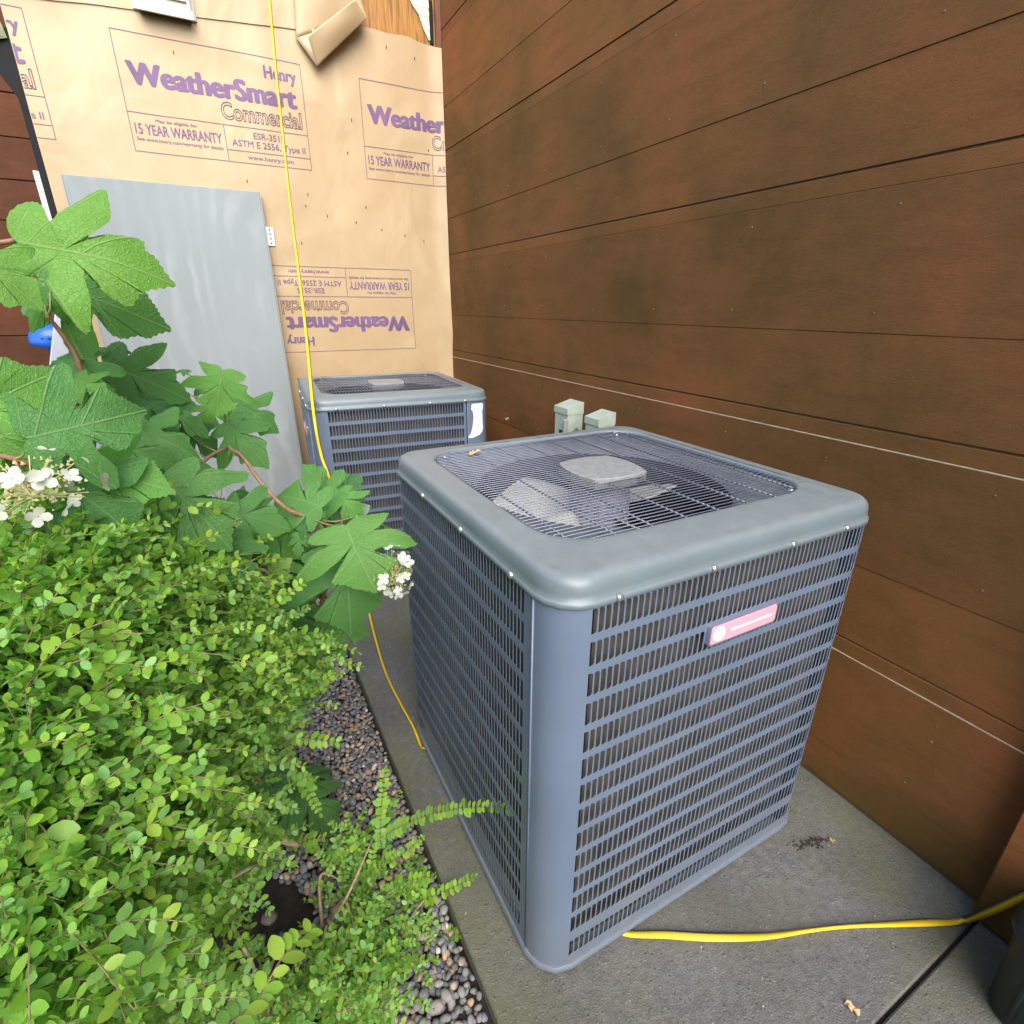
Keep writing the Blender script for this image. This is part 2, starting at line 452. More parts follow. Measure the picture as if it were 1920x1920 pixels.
M['blade'] = plain('fan_blade_metal', (0.48, 0.48, 0.40), 0.5, 0.0, vary=0.15, scale=18)
M['motor'] = plain('motor_grey', (0.30, 0.31, 0.36), 0.42, 0.2, vary=0.12, scale=14)
M['hub'] = plain('motor_cover_dusty', (0.23, 0.24, 0.235), 0.7, vary=0.18, scale=60)
M['screw'] = plain('zinc_screw', (0.5, 0.52, 0.55), 0.3, 0.8)
M['badge'] = plain('pink_badge', (0.80, 0.34, 0.42), 0.3)
M['badge_red'] = plain('red_badge', (0.70, 0.05, 0.05), 0.35)
M['badge_rim'] = plain('badge_rim', (0.22, 0.23, 0.32), 0.35, 0.3)
M['white'] = plain('white_print', (0.85, 0.85, 0.82), 0.5)
M['paper'] = plain('torn_white_label', (0.74, 0.76, 0.78), 0.7, vary=0.08, scale=30)
M['dark'] = plain('near_black', (0.015, 0.015, 0.016), 0.5)

M['box'] = plain('pale_green_enamel', (0.36, 0.42, 0.35), 0.45, vary=0.12, scale=18)
M['box_label'] = plain('yellow_label', (0.62, 0.60, 0.34), 0.6, vary=0.2, scale=60)
M['knock'] = plain('knockout_grey', (0.16, 0.16, 0.14), 0.5, 0.3)
M['conduit'] = plain('conduit_grey', (0.30, 0.31, 0.31), 0.5, 0.2)
M['vent'] = plain('cream_vent', (0.56, 0.53, 0.44), 0.5, vary=0.08, scale=20)
M['yellow'] = plain('yellow_cord', (0.80, 0.55, 0.02), 0.42, vary=0.06, scale=9)
M['cord_black'] = plain('cord_black_stripe', (0.02, 0.02, 0.024), 0.45)
M['steel'] = plain('galvanised', (0.62, 0.64, 0.66), 0.4, 0.5, vary=0.1, scale=40)
M['ladder'] = plain('ladder_white', (0.60, 0.66, 0.76), 0.45, vary=0.06)
M['white_pole'] = plain('white_plastic', (0.80, 0.82, 0.83), 0.4)
M['helmet'] = plain('blue_helmet', (0.02, 0.13, 0.60), 0.28)
M['skin'] = plain('skin', (0.34, 0.17, 0.11), 0.55, vary=0.1)
M['hair'] = plain('dark_hair', (0.02, 0.014, 0.011), 0.6)
M['shirt'] = plain('orange_shirt', (0.55, 0.13, 0.04), 0.8, vary=0.15)
M['trousers'] = plain('grey_trousers', (0.05, 0.055, 0.065), 0.85, vary=0.2)
M['bin'] = plain('dark_green_plastic', (0.010, 0.017, 0.016), 0.38, vary=0.2, scale=9)
M['pipe'] = plain('black_plastic', (0.012, 0.012, 0.013), 0.35)
M['dry'] = plain('dry_leaf', (0.46, 0.31, 0.17), 0.75, vary=0.35, scale=50)
M['twig'] = plain('tan_twig', (0.40, 0.30, 0.19), 0.8, vary=0.35, scale=60)
M['twig_green'] = plain('green_brown_twig', (0.22, 0.17, 0.09), 0.75, vary=0.3, scale=60)
M['stem'] = plain('reddish_stem', (0.26, 0.145, 0.085), 0.65, vary=0.35, scale=40)
M['petiole'] = plain('green_petiole', (0.27, 0.27, 0.09), 0.6, vary=0.2)
M['petal'] = mat_leaf('white_petal', [(0.60, 0.63, 0.56), (0.68, 0.70, 0.64), (0.60, 0.64, 0.46)], 0.25, 0.6).m
M['floret'] = plain('cream_floret', (0.46, 0.44, 0.20), 0.7, vary=0.3, scale=120)
M['small_leaf'] = mat_leaf('small_leaf', [(0.22, 0.45, 0.09), (0.27, 0.54, 0.10), (0.32, 0.60, 0.12), (0.27, 0.54, 0.18), (0.34, 0.62, 0.11), (0.39, 0.66, 0.12), (0.29, 0.55, 0.18), (0.32, 0.58, 0.14), (0.42, 0.64, 0.12)], 0.5, 0.34).m
M['young_leaf'] = mat_leaf('young_leaf', [(0.27, 0.52, 0.06), (0.35, 0.57, 0.07), (0.22, 0.46, 0.07), (0.42, 0.58, 0.08)], 0.42, 0.4).m
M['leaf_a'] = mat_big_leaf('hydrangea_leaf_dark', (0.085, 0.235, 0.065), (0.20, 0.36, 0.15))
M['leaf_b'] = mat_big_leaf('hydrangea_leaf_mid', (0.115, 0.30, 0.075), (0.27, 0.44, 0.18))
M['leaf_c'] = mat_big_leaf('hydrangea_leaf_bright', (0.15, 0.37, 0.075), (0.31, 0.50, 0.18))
M['leaf_d'] = mat_big_leaf('hydrangea_leaf_young', (0.22, 0.38, 0.10), (0.40, 0.50, 0.2))
M['leaf_e'] = mat_big_leaf('hydrangea_leaf_underside', (0.38, 0.48, 0.36), (0.5, 0.58, 0.45))

# ------------------------------------------------------------------ coordinates of the place (metres)
XW = 1.50        # siding wall face
YB = 3.76        # house wrap face
SLAB_X = 0.287   # outer edge of the concrete pad
HYDRANGEA_LEAVES = [[-0.2224, 1.0334, 1.5313, -0.0516, 0.9986, 1.4948, -0.0986, -0.9096, 0.4036, 1.0, 0.85], [-0.2642, 0.9739, 1.5118, -0.194, 0.9594, 1.4544, 0.1565, -0.8954, 0.4168, 1.05, 1.0], [-0.2349, 1.1659, 1.4854, -0.0792, 1.1285, 1.4249, -0.0656, -0.9157, 0.3964, 1.0, 0.45], [-0.2201, 1.1386, 1.4694, -0.2408, 1.0935, 1.4254, 0.3618, -0.7307, 0.579, 0.8, 0.8], [-0.2957, 0.8315, 1.3186, -0.1814, 0.8684, 1.3748, 0.1855, -0.9511, 0.247, 0.9, 0.8], [-0.2043, 1.1962, 1.3716, -0.3095, 1.2174, 1.3472, -0.2889, -0.4874, 0.824, 0.45, 0.4], [-0.2114, 1.2583, 1.3655, -0.15, 1.2668, 1.3764, -0.0294, -0.7015, 0.7121, 0.5, 0.6], [-0.2248, 0.8326, 1.297, -0.0992, 0.847, 1.3164, 0.0717, -0.9645, 0.2542, 1.12, 0.6], [-0.2101, 1.1491, 1.3682, -0.1827, 1.0829, 1.3076, 0.024, -0.6705, 0.7415, 1.0, 0.75], [-0.1951, 1.2527, 1.3452, -0.0711, 1.2309, 1.2814, 0.0603, -0.9028, 0.4259, 1.1, 0.3], [-0.0749, 1.4392, 1.3066, -0.1159, 1.4891, 1.3144, -0.1803, -0.2952, 0.9383, 0.5, 0.5], [-0.026, 1.4477, 1.2477, -0.0788, 1.524, 1.3007, -0.0338, -0.5854, 0.81, 0.4, 0.6], [-0.0183, 1.4551, 1.2461, 0.0455, 1.4547, 1.2674, -0.1966, -0.7931, 0.5765, 0.95, 0.8], [-0.0367, 1.4128, 1.2386, -0.0599, 1.3781, 1.1875, 0.1167, -0.8457, 0.5208, 1.35, 0.9], [0.0158, 1.4289, 1.2284, 0.0962, 1.3855, 1.1732, -0.1438, -0.8692, 0.4731, 1.0, 0.7], [-0.0164, 1.3819, 1.1937, 0.045, 1.2967, 1.1313, -0.268, -0.688, 0.6744, 1.05, 0.75], [-0.018, 1.3485, 1.1443, -0.0035, 1.3226, 1.131, -0.2078, -0.5363, 0.818, 1.0, 0.5], [-0.17, 1.2395, 1.2912, -0.079, 1.2202, 1.248, 0.0625, -0.8561, 0.5131, 0.85, 0.15], [-0.1244, 1.262, 1.2597, -0.046, 1.2365, 1.2148, 0.1013, -0.779, 0.6188, 0.9, 0.6], [-0.1734, 1.1703, 1.2412, -0.0651, 1.1286, 1.1959, -0.0535, -0.7953, 0.6038, 0.85, 0.55], [-0.1872, 1.0767, 1.2335, -0.1013, 1.0382, 1.1958, -0.1225, -0.8207, 0.5581, 0.85, 0.4], [-0.2051, 0.9068, 1.2412, -0.0951, 0.8703, 1.2094, -0.1385, -0.8531, 0.503, 1.05, 0.9], [-0.138, 1.1358, 1.1518, -0.0371, 1.1351, 1.1623, -0.0642, -0.8228, 0.5647, 0.75, 0.3], [-0.1208, 1.016, 1.1772, -0.0418, 0.9141, 1.0984, -0.1745, -0.6835, 0.7088, 1.2, 0.35], [-0.2242, 0.8783, 1.2364, -0.1328, 0.8184, 1.1572, 0.006, -0.7941, 0.6078, 1.0, 0.6], [-0.0451, 1.2058, 1.0377, 0.0543, 1.1451, 1.0212, -0.354, -0.7367, 0.5762, 1.15, 0.7], [0.146, 1.1921, 1.0182, 0.0531, 1.262, 1.0632, -0.2893, -0.7595, 0.5827, 1.2, 0.6], [0.1884, 1.2808, 0.9947, 0.1388, 1.3293, 1.0983, -0.0615, -0.9151, 0.3984, 0.9, 0.75], [0.216, 1.4404, 0.9484, 0.2828, 1.4337, 1.0136, -0.3856, -0.8708, 0.3051, 1.1, 0.25], [0.214, 1.3758, 0.965, 0.2743, 1.3351, 1.001, -0.6422, -0.3499, 0.682, 0.45, 0.6], [0.1878, 1.322, 0.9222, 0.2554, 1.2842, 0.9734, -0.6265, -0.7217, 0.2944, 1.1, 1.5], [0.1762, 1.0758, 1.0123, 0.1862, 0.9735, 0.9044, -0.1703, -0.723, 0.6695, 1.55, 0.5], [0.1687, 1.1405, 0.9298, 0.1676, 1.0267, 0.7826, -0.1274, -0.7842, 0.6072, 1.35, 0.2], [0.2119, 1.1494, 1.0015, 0.2995, 1.0741, 0.9927, -0.1329, -0.2666, 0.9546, 0.18, 0.45], [0.0996, 1.1876, 0.9522, 0.0963, 1.2122, 1.0306, -0.0504, -0.9536, 0.2968, 0.4, 0.3], [0.0954, 1.2229, 0.9715, 0.043, 1.2188, 0.9542, -0.1813, -0.6849, 0.7058, 0.5, 0.8], [0.0909, 1.1973, 0.9635, 0.0745, 1.1644, 0.9246, -0.0254, -0.7573, 0.6526, 0.8, 0.5], [0.0794, 1.318, 0.8923, -0.0473, 1.3606, 0.8903, -0.2442, -0.6937, 0.6776, 0.8, 0.2], [-0.0584, 1.035, 1.0488, -0.033, 0.9571, 0.9866, -0.0451, -0.632, 0.7736, 1.15, 0.4], [0.0205, 1.1461, 0.9008, 0.0555, 1.1308, 0.9359, -0.5697, -0.7909, 0.2233, 0.95, 1.2], [0.0301, 1.1391, 0.8965, 0.0092, 1.1248, 0.8667, -0.1603, -0.8414, 0.5161, 0.9, 1.2], [0.0869, 1.3438, 0.8496, 0.0804, 1.2963, 0.79, -0.0431, -0.7792, 0.6253, 1.2, 0.2], [0.069, 1.3865, 0.7599, 0.0872, 1.3112, 0.6678, -0.061, -0.779, 0.624, 1.1, 0.2], [-0.0257, 1.2932, 0.7649, 0.0186, 1.211, 0.6885, -0.0695, -0.699, 0.7117, 1.3, 0.15], [-0.031, 1.351, 0.7243, 0.0105, 1.3708, 0.8184, -0.1691, -0.947, 0.2732, 0.9, 0.2], [0.0623, 1.3766, 0.6203, 0.1271, 1.321, 0.5737, -0.0364, -0.6671, 0.7441, 1.1, 0.2], [-0.3461, 1.0268, 1.2859, -0.2773, 0.9988, 1.2513, -0.0361, -0.8112, 0.5836, 1.1, 1.0], [-0.2078, 1.0742, 1.3399, -0.1724, 1.0455, 1.3181, -0.2079, -0.7409, 0.6386, 1.1, 0.9], [-0.0968, 1.3178, 1.008, -0.0123, 1.2423, 0.9403, -0.1137, -0.7307, 0.6732, 1.0, 0.15], [-0.1404, 1.298, 1.0479, -0.1861, 1.2433, 0.9522, 0.08, -0.8812, 0.4659, 1.1, 0.2], [-0.064, 1.3902, 0.7997, -0.1217, 1.3379, 0.7497, 0.1056, -0.7453, 0.6583, 1.1, 0.15], [0.0292, 1.4898, 0.8617, -0.0188, 1.4304, 0.7528, -0.0432, -0.869, 0.4929, 1.1, 0.15], [-0.2295, 1.0835, 1.1433, -0.1891, 1.0109, 1.0837, 0.0218, -0.627, 0.7787, 1.0, 0.2], [-0.286, 1.017, 1.1996, -0.2297, 0.9667, 1.1545, 0.023, -0.6529, 0.7571, 1.0, 0.25], [0.1438, 1.4225, 0.8486, 0.1365, 1.3534, 0.767, -0.0763, -0.7578, 0.6481, 1.0, 0.15], [-0.1679, 1.3709, 1.315, -0.2379, 1.3485, 1.2353, 0.0361, -0.9698, 0.2411, 1.0, 0.2], [-0.2401, 1.2107, 1.279, -0.1952, 1.1932, 1.2389, 0.0719, -0.8816, 0.4665, 1.0, 0.3], [0.0073, 1.4909, 0.9746, -0.0465, 1.4575, 0.8898, -0.0699, -0.9125, 0.4031, 1.0, 0.2], [-0.1025, 1.3457, 1.2004, -0.0311, 1.3384, 1.1332, 0.2548, -0.8943, 0.3677, 0.9, 0.35], [-0.0552, 1.3707, 0.63, -0.1066, 1.3197, 0.5631, -0.0114, -0.7906, 0.6122, 1.1, 0.15], [0.0594, 1.399, 0.5578, 0.0877, 1.2903, 0.4575, -0.0439, -0.6839, 0.7282, 1.1, 0.15], [0.0029, 1.3754, 0.5736, 0.0338, 1.2641, 0.498, -0.0515, -0.571, 0.8194, 1.1, 0.15], [-0.1473, 1.346, 0.7373, -0.103, 1.2651, 0.6637, 0.0205, -0.6663, 0.7454, 1.1, 0.15], [-0.2083, 1.406, 1.2936, -0.1508, 1.3806, 1.322, -0.5137, -0.7901, 0.3344, 1.2589775215438594, 0.2], [-0.1248, 1.263, 1.2567, -0.0706, 1.2796, 1.289, 0.0931, -0.9406, 0.3265, 1.2144600243892096, 0.5], [-0.2453, 1.4779, 1.2211, -0.2273, 1.4526, 1.1236, 0.19, -0.9411, 0.2797, 0.8433591263174609, 0.85], [-0.1662, 1.314, 1.26, -0.0768, 1.293, 1.2682, -0.232, -0.7395, 0.6319, 1.2711036106483595, 0.5], [-0.2187, 1.3073, 1.129, -0.2092, 1.2699, 1.0691, 0.1434, -0.8287, 0.5409, 0.9441017852389926, 0.6], [-0.2043, 1.1995, 1.1248, -0.1406, 1.1748, 1.182, -0.4011, -0.9146, 0.0518, 1.0673108974397112, 0.6], [-0.2402, 1.2423, 1.1585, -0.2597, 1.2145, 1.0824, 0.1469, -0.9407, 0.3057, 0.8918518243574751, 0.6], [-0.2365, 1.5315, 1.1244, -0.1735, 1.4975, 1.1684, -0.4775, -0.8786, 0.0044, 1.182581120663138, 0.85], [-0.2755, 1.3024, 1.0668, -0.2151, 1.2664, 1.1271, -0.4685, -0.8817, -0.0569, 1.282237353752321, 0.5], [-0.0004, 1.2683, 1.3226, -0.0353, 1.2425, 1.2375, -0.0123, -0.9555, 0.2948, 1.2716541836764907, 0.85], [-0.1076, 1.6188, 0.6778, -0.0153, 1.579, 0.6833, -0.2794, -0.5386, 0.7949, 0.8794523296181382, 0.85], [-0.0829, 1.6477, 0.8779, 0.0055, 1.5702, 0.8765, -0.5347, -0.6203, 0.5738, 1.2908743247659382, 0.6], [-0.0518, 1.6331, 0.9271, 0.0228, 1.5584, 0.8319, 0.0276, -0.7759, 0.6302, 1.073115022073193, 0.85], [0.2198, 1.4004, 0.9308, 0.2352, 1.381, 0.8259, -0.0641, -0.983, 0.1722, 1.0388809815115212, 0.3], [0.0556, 1.4403, 0.9048, 0.0962, 1.3673, 0.8367, -0.0585, -0.6984, 0.7133, 0.8938550458537429, 0.2], [-0.0182, 1.4038, 0.9372, -0.0289, 1.3479, 0.8727, 0.0021, -0.756, 0.6546, 1.2640165877137957, 0.85], [0.0304, 1.4005, 0.585, 0.0125, 1.3325, 0.4863, -0.0556, -0.8174, 0.5734, 0.9937363449219936, 0.6], [0.1402, 1.4447, 0.5562, 0.2568, 1.3975, 0.5413, -0.179, -0.6687, 0.7217, 1.1212469604426516, 0.6], [0.0701, 1.2943, 0.7625, 0.0353, 1.236, 0.6599, -0.1396, -0.8401, 0.5242, 1.2855441387000714, 0.3], [0.2091, 1.5677, 0.8727, 0.2396, 1.499, 0.8099, -0.1548, -0.7032, 0.6939, 1.1175948950073729, 0.85], [0.0188, 1.5587, 0.7871, 0.1043, 1.5319, 0.8117, -0.384, -0.7977, 0.465, 0.928669526859708, 0.6], [0.1018, 1.3425, 0.6388, 0.0876, 1.3214, 0.5462, -0.1376, -0.9608, 0.2405, 0.965321558037509, 0.85], [0.0257, 1.2578, 0.8589, 0.0996, 1.2478, 0.9271, -0.39, -0.8725, 0.2943, 1.2323599124586264, 0.85], [-0.0791, 1.6973, 0.9025, -0.1023, 1.6563, 0.8079, -0.0065, -0.917, 0.3988, 0.8373673367691823, 0.85], [-0.0812, 1.3692, 0.6335, -0.0632, 1.305, 0.5276, 0.0655, -0.8484, 0.5253, 0.8385971259864089, 0.85], [-0.0351, 1.3499, 0.6196, -0.0086, 1.3049, 0.5295, 0.0687, -0.8843, 0.4617, 1.270357917978811, 0.5], [0.0601, 1.4971, 0.9279, 0.1381, 1.4633, 0.9119, -0.1685, -0.7109, 0.6828, 0.9632774006361337, 0.5], [0.2011, 1.2951, 1.0171, 0.2292, 1.2294, 0.9673, -0.2145, -0.6464, 0.7323, 1.1931101140215497, 0.85], [-0.0794, 1.6555, 0.8385, 0.0373, 1.6179, 0.8149, -0.1341, -0.791, 0.5969, 1.1133502788904774, 0.2], [-0.0456, 1.3871, 0.6414, -0.0699, 1.3807, 0.5377, -0.1455, -0.9848, 0.0945, 1.1934246914116726, 0.85], [0.024, 1.5078, 0.8712, -0.0181, 1.4857, 0.7821, -0.2208, -0.9173, 0.3313, 1.1028103938100422, 0.85], [0.1749, 1.3988, 0.8286, 0.2723, 1.3179, 0.8308, -0.4484, -0.5196, 0.7273, 1.0012737231168236, 0.3], [0.0247, 1.626, 0.8633, 0.0858, 1.5735, 0.7774, -0.0268, -0.8614, 0.5072, 0.8443540915887969, 0.5], [0.2063, 1.4217, 0.9098, 0.2923, 1.3807, 0.8494, 0.0384, -0.8004, 0.5982, 1.1801259507451458, 0.2]]
HYDRANGEA_STEMS = [[[0.0277, 1.4236, 0.3014], [0.1388, 1.3875, 0.6821], [0.1685, 1.2597, 0.9233], [0.0746, 1.1971, 1.0254], [0.0324, 1.2551, 1.0774], [0.0054, 1.3159, 1.1265], [-0.018, 1.3485, 1.1443], [-0.018, 1.393, 1.1893], [-0.0212, 1.455, 1.2425]], [[0.1321, 1.3911, 0.6821], [0.1947, 1.272, 0.9278], [0.1995, 1.3186, 0.9833]], [[-0.0612, 1.4643, 0.2858], [-0.1195, 1.3422, 0.762], [-0.1275, 1.245, 1.0267], [-0.0937, 1.2422, 1.1155], [-0.0566, 1.2945, 1.1408], [-0.0236, 1.3395, 1.1445]], [[-0.2432, 1.4784, 0.3719], [-0.1641, 1.2525, 0.9173], [-0.1866, 1.146, 1.1984], [-0.2025, 1.1055, 1.3343], [-0.2046, 1.1001, 1.3743], [-0.2155, 1.0979, 1.411], [-0.2236, 1.0877, 1.433]], [[-0.1641, 1.2525, 0.9173], [-0.2133, 0.9791, 1.1472], [-0.2286, 0.8625, 1.2501], [-0.282, 0.8361, 1.2909]], [[-0.282, 0.8361, 1.2909], [-0.2838, 0.8737, 1.373], [-0.2744, 0.9543, 1.4555], [-0.2614, 1.0228, 1.5156], [-0.2224, 1.0334, 1.5313]], [[-0.0612, 1.4643, 0.2858], [0.0163, 1.2782, 0.7271], [0.0126, 1.1584, 0.8916], [-0.0102, 1.1577, 0.9172]], [[-0.0596, 1.0563, 1.0405], [-0.1184, 1.2135, 0.8849], [-0.1195, 1.3422, 0.762]]]
FLOWERS = [[-0.2257, 0.7872, 1.2489, 0.07, 0.042, 20, 1.0], [-0.058, 1.0755, 1.0581, 0.05, 0.02, 7, 0.35], [0.254, 1.0344, 0.9037, 0.048, 0.062, 30, 1.0]]
SEEDLING_LEAVES = [[-0.0399, 1.3325, 0.0788, -0.0557, 1.2078, 0.05, -0.0281, -0.2215, 0.9748, 1.2, 0.15], [-0.0236, 1.3322, 0.0788, 0.08, 1.205, 0.05, 0.1093, -0.134, 0.9849, 1.2, 0.15], [-0.0217, 1.3579, 0.08, 0.0962, 1.4196, 0.06, 0.1316, 0.0689, 0.9889, 1.1, 0.15], [-0.0439, 1.3649, 0.0872, -0.0887, 1.4776, 0.12, 0.0964, -0.2426, 0.9653, 1.1, 0.15], [-0.0468, 1.3503, 0.0872, -0.1127, 1.3564, 0.12, 0.4421, -0.0409, 0.896, 1.1, 0.15], [-0.0464, 1.3431, 0.08, -0.1093, 1.2964, 0.06, -0.1985, -0.1473, 0.969, 1.1, 0.15], [-0.0314, 1.3686, 0.0812, 0.0156, 1.5089, 0.07, 0.024, 0.0716, 0.9971, 1.1, 0.15], [-0.0345, 1.3435, 0.0896, -0.0104, 1.2993, 0.14, -0.3394, 0.6212, 0.7064, 0.8, 0.15], [-0.044, 1.3371, 0.0764, -0.0898, 1.2463, 0.03, -0.187, -0.3706, 0.9098, 0.9, 0.15]]
SEEDLING_ROOT = [-0.0378, 1.3495, 0.06]
SHRUB_BLOBS = [[-0.3155, 0.9957, 1.1163, 0.085], [-0.2406, 0.9456, 1.0939, 0.08], [-0.1812, 0.957, 1.0269, 0.08], [-0.1198, 1.0194, 0.9127, 0.085], [-0.0652, 1.1055, 0.7886, 0.08], [-0.0197, 1.1843, 0.6648, 0.06], [-0.2787, 0.8006, 1.1059, 0.1], [-0.2226, 0.8043, 1.0722, 0.1], [-0.1744, 0.8613, 0.9845, 0.09], [-0.1122, 0.954, 0.8573, 0.09], [-0.0538, 1.0781, 0.741, 0.09], [-0.0093, 1.1772, 0.5794, 0.075], [-0.2742, 0.701, 1.0519, 0.1], [-0.2328, 0.7288, 1.0, 0.1], [-0.1888, 0.7905, 0.9178, 0.1], [-0.1363, 0.8857, 0.8117, 0.1], [-0.0833, 0.9929, 0.6785, 0.09], [-0.0496, 1.1307, 0.536, 0.05], [-0.2761, 0.6358, 0.9855, 0.1], [-0.2422, 0.675, 0.9227, 0.1], [-0.2139, 0.759, 0.817, 0.1], [-0.166, 0.8484, 0.6924, 0.1], [-0.1272, 0.9671, 0.568, 0.07], [-0.2713, 0.5632, 0.9378, 0.1], [-0.2573, 0.6241, 0.8453, 0.1], [-0.2372, 0.7154, 0.7188, 0.1], [-0.1942, 0.8141, 0.5815, 0.1], [-0.1614, 0.9363, 0.4576, 0.06], [-0.2697, 0.5049, 0.8911, 0.1], [-0.2654, 0.5723, 0.7739, 0.1], [-0.2619, 0.6844, 0.6194, 0.09], [-0.2756, 0.4632, 0.8452, 0.09], [-0.2799, 0.5339, 0.725, 0.09], [-0.2538, 0.5891, 0.6068, 0.07], [-0.2525, 0.811, 0.5046, 0.065], [-0.178, 0.878, 0.471, 0.05], [-0.1334, 0.9692, 0.3191, 0.045], [-0.2497, 0.6635, 0.4506, 0.06]]
SPRAWL_BLOBS = [[0.1475, 1.0779, 0.0805, 0.05], [0.0725, 1.0935, 0.0253, 0.06], [0.0485, 1.0589, 0.0009, 0.05], [0.0991, 1.0487, -0.0432, 0.05], [0.0535, 0.9152, 0.0127, 0.055], [0.0812, 0.9254, -0.068, 0.06], [-0.0458, 0.8602, 0.0434, 0.05], [0.0039, 0.8236, 0.0209, 0.07], [0.102, 0.8509, -0.0731, 0.05], [-0.0828, 0.7401, 0.1395, 0.07], [0.0002, 0.7374, 0.042, 0.06], [0.1932, 0.974, -0.0976, 0.04], [-0.1447, 0.7029, 0.255, 0.06], [-0.1944, 0.6946, 0.3134, 0.05], [0.0689, 0.7635, -0.0355, 0.04], [0.1948, 0.8946, -0.1369, 0.04]]
SHRUB_SPRIGS = [[[[-0.2031, 0.6462, 0.9599], [-0.1399, 0.646, 0.9807], [-0.0807, 0.6596, 0.973]], 0.024], [[[-0.1746, 0.4288, 0.8348], [-0.1679, 0.47, 0.8531], [-0.1631, 0.5468, 0.8397]], 0.026], [[[-0.2771, 0.5237, 0.9241], [-0.2687, 0.5012, 0.884]], 0.026], [[[-0.2527, 0.5486, 1.0094], [-0.2329, 0.5316, 0.9953], [-0.2128, 0.5062, 0.9623]], 0.028], [[[-0.0249, 1.0592, 0.5145], [-0.0073, 1.027, 0.4636], [0.0237, 0.9674, 0.3672]], 0.022], [[[-0.1313, 1.0007, 0.8024], [-0.0258, 1.0039, 0.8816], [0.0653, 1.0132, 0.9299]], 0.022], [[[-0.1612, 1.0483, 1.0098], [-0.0897, 1.0182, 1.0281], [-0.0353, 0.9971, 1.0463]], 0.02], [[[-0.0716, 1.0191, 0.5873], [0.0088, 0.9762, 0.5877], [0.0812, 0.9516, 0.5651]], 0.022], [[[-0.1929, 0.6323, 0.9956], [-0.1735, 0.6498, 1.0581], [-0.1592, 0.6869, 1.1038]], 0.022], [[[-0.2823, 0.9262, 1.1372], [-0.2055, 0.8924, 1.1262], [-0.1429, 0.8866, 1.0793]], 0.022], [[[-0.2179, 0.9013, 1.1588], [-0.163, 0.8905, 1.1732], [-0.1316, 0.8965, 1.1697]], 0.02], [[[-0.0438, 1.1022, 0.5882], [0.0377, 1.0738, 0.6227], [0.1059, 1.0737, 0.6496]], 0.022], [[[-0.1077, 1.0212, 0.9313], [-0.0543, 1.0166, 0.9304], [-0.0207, 1.0248, 0.9347]], 0.02], [[[-0.1162, 0.4173, 0.7424], [-0.0856, 0.4484, 0.7123], [-0.0573, 0.4804, 0.7087], [-0.024, 0.5195, 0.6725]], 0.026], [[[0.0192, 1.0761, 0.8789], [-0.0461, 1.0929, 0.7834], [-0.0935, 1.0757, 0.6878]], 0.02]]
SPRAWL_SPRIGS = [[[[0.145, 1.0731, 0.0668], [0.227, 1.0265, 0.1428], [0.3209, 0.9422, 0.2307], [0.4016, 0.8538, 0.2936], [0.4735, 0.7614, 0.3368]], 0.024], [[[0.1581, 1.06, 0.0531], [0.1757, 1.0689, 0.1761], [0.2001, 1.0838, 0.2935]], 0.024], [[[0.0951, 0.9921, -0.0929], [0.2266, 0.9249, -0.0308], [0.3527, 0.8535, 0.0701]], 0.024], [[[0.0494, 0.9726, -0.0823], [0.1806, 0.8823, -0.0723], [0.3121, 0.7849, -0.0231]], 0.024], [[[0.1475, 0.9086, -0.0532], [0.2346, 0.8306, -0.0686], [0.3159, 0.7378, -0.0696]], 0.024], [[[0.1152, 0.9994, -0.0525], [0.2002, 0.9749, -0.0051], [0.2563, 0.9356, 0.0289]], 0.024], [[[0.0566, 0.804, -0.0142], [0.1155, 0.7828, 0.0092], [0.1744, 0.7617, 0.0325]], 0.022], [[[-0.0189, 0.8965, 0.0204], [0.0451, 0.888, 0.051], [0.1032, 0.9106, 0.0622]], 0.022], [[[-0.0571, 1.1355, 0.1003], [-0.0095, 1.1189, 0.1204], [0.0319, 1.0998, 0.1272]], 0.022], [[[0.0412, 1.0449, -0.0394], [0.1146, 1.0296, 0.0147], [0.1881, 1.0143, 0.0687]], 0.022], [[[0.0435, 1.005, -0.0714], [0.1098, 1.0202, -0.0122], [0.1415, 1.061, 0.0627]], 0.022], [[[-0.0145, 1.0477, -0.0452], [0.0609, 1.0075, -0.0448], [0.1387, 0.9719, -0.0312]], 0.022], [[[0.104, 1.0583, -0.0157], [0.093, 1.1009, 0.0665], [0.0924, 1.1318, 0.1351]], 0.02], [[[-0.0415, 0.8037, 0.0585], [0.0401, 0.7755, 0.0114], [0.1182, 0.7524, -0.0012]], 0.022], [[[-0.0294, 0.74, 0.067], [0.0323, 0.725, 0.0528], [0.0941, 0.7095, 0.0102]], 0.022], [[[0.0926, 0.9121, -0.0567], [0.1686, 0.8475, -0.0828], [0.2325, 0.7867, -0.0602]], 0.022], [[[0.0303, 1.0866, 0.0411], [0.0746, 1.0779, 0.0749], [0.1063, 1.07, 0.0952]], 0.022], [[[0.1729, 1.026, 0.022], [0.2288, 0.9986, 0.0824], [0.258, 0.979, 0.1283]], 0.022]]
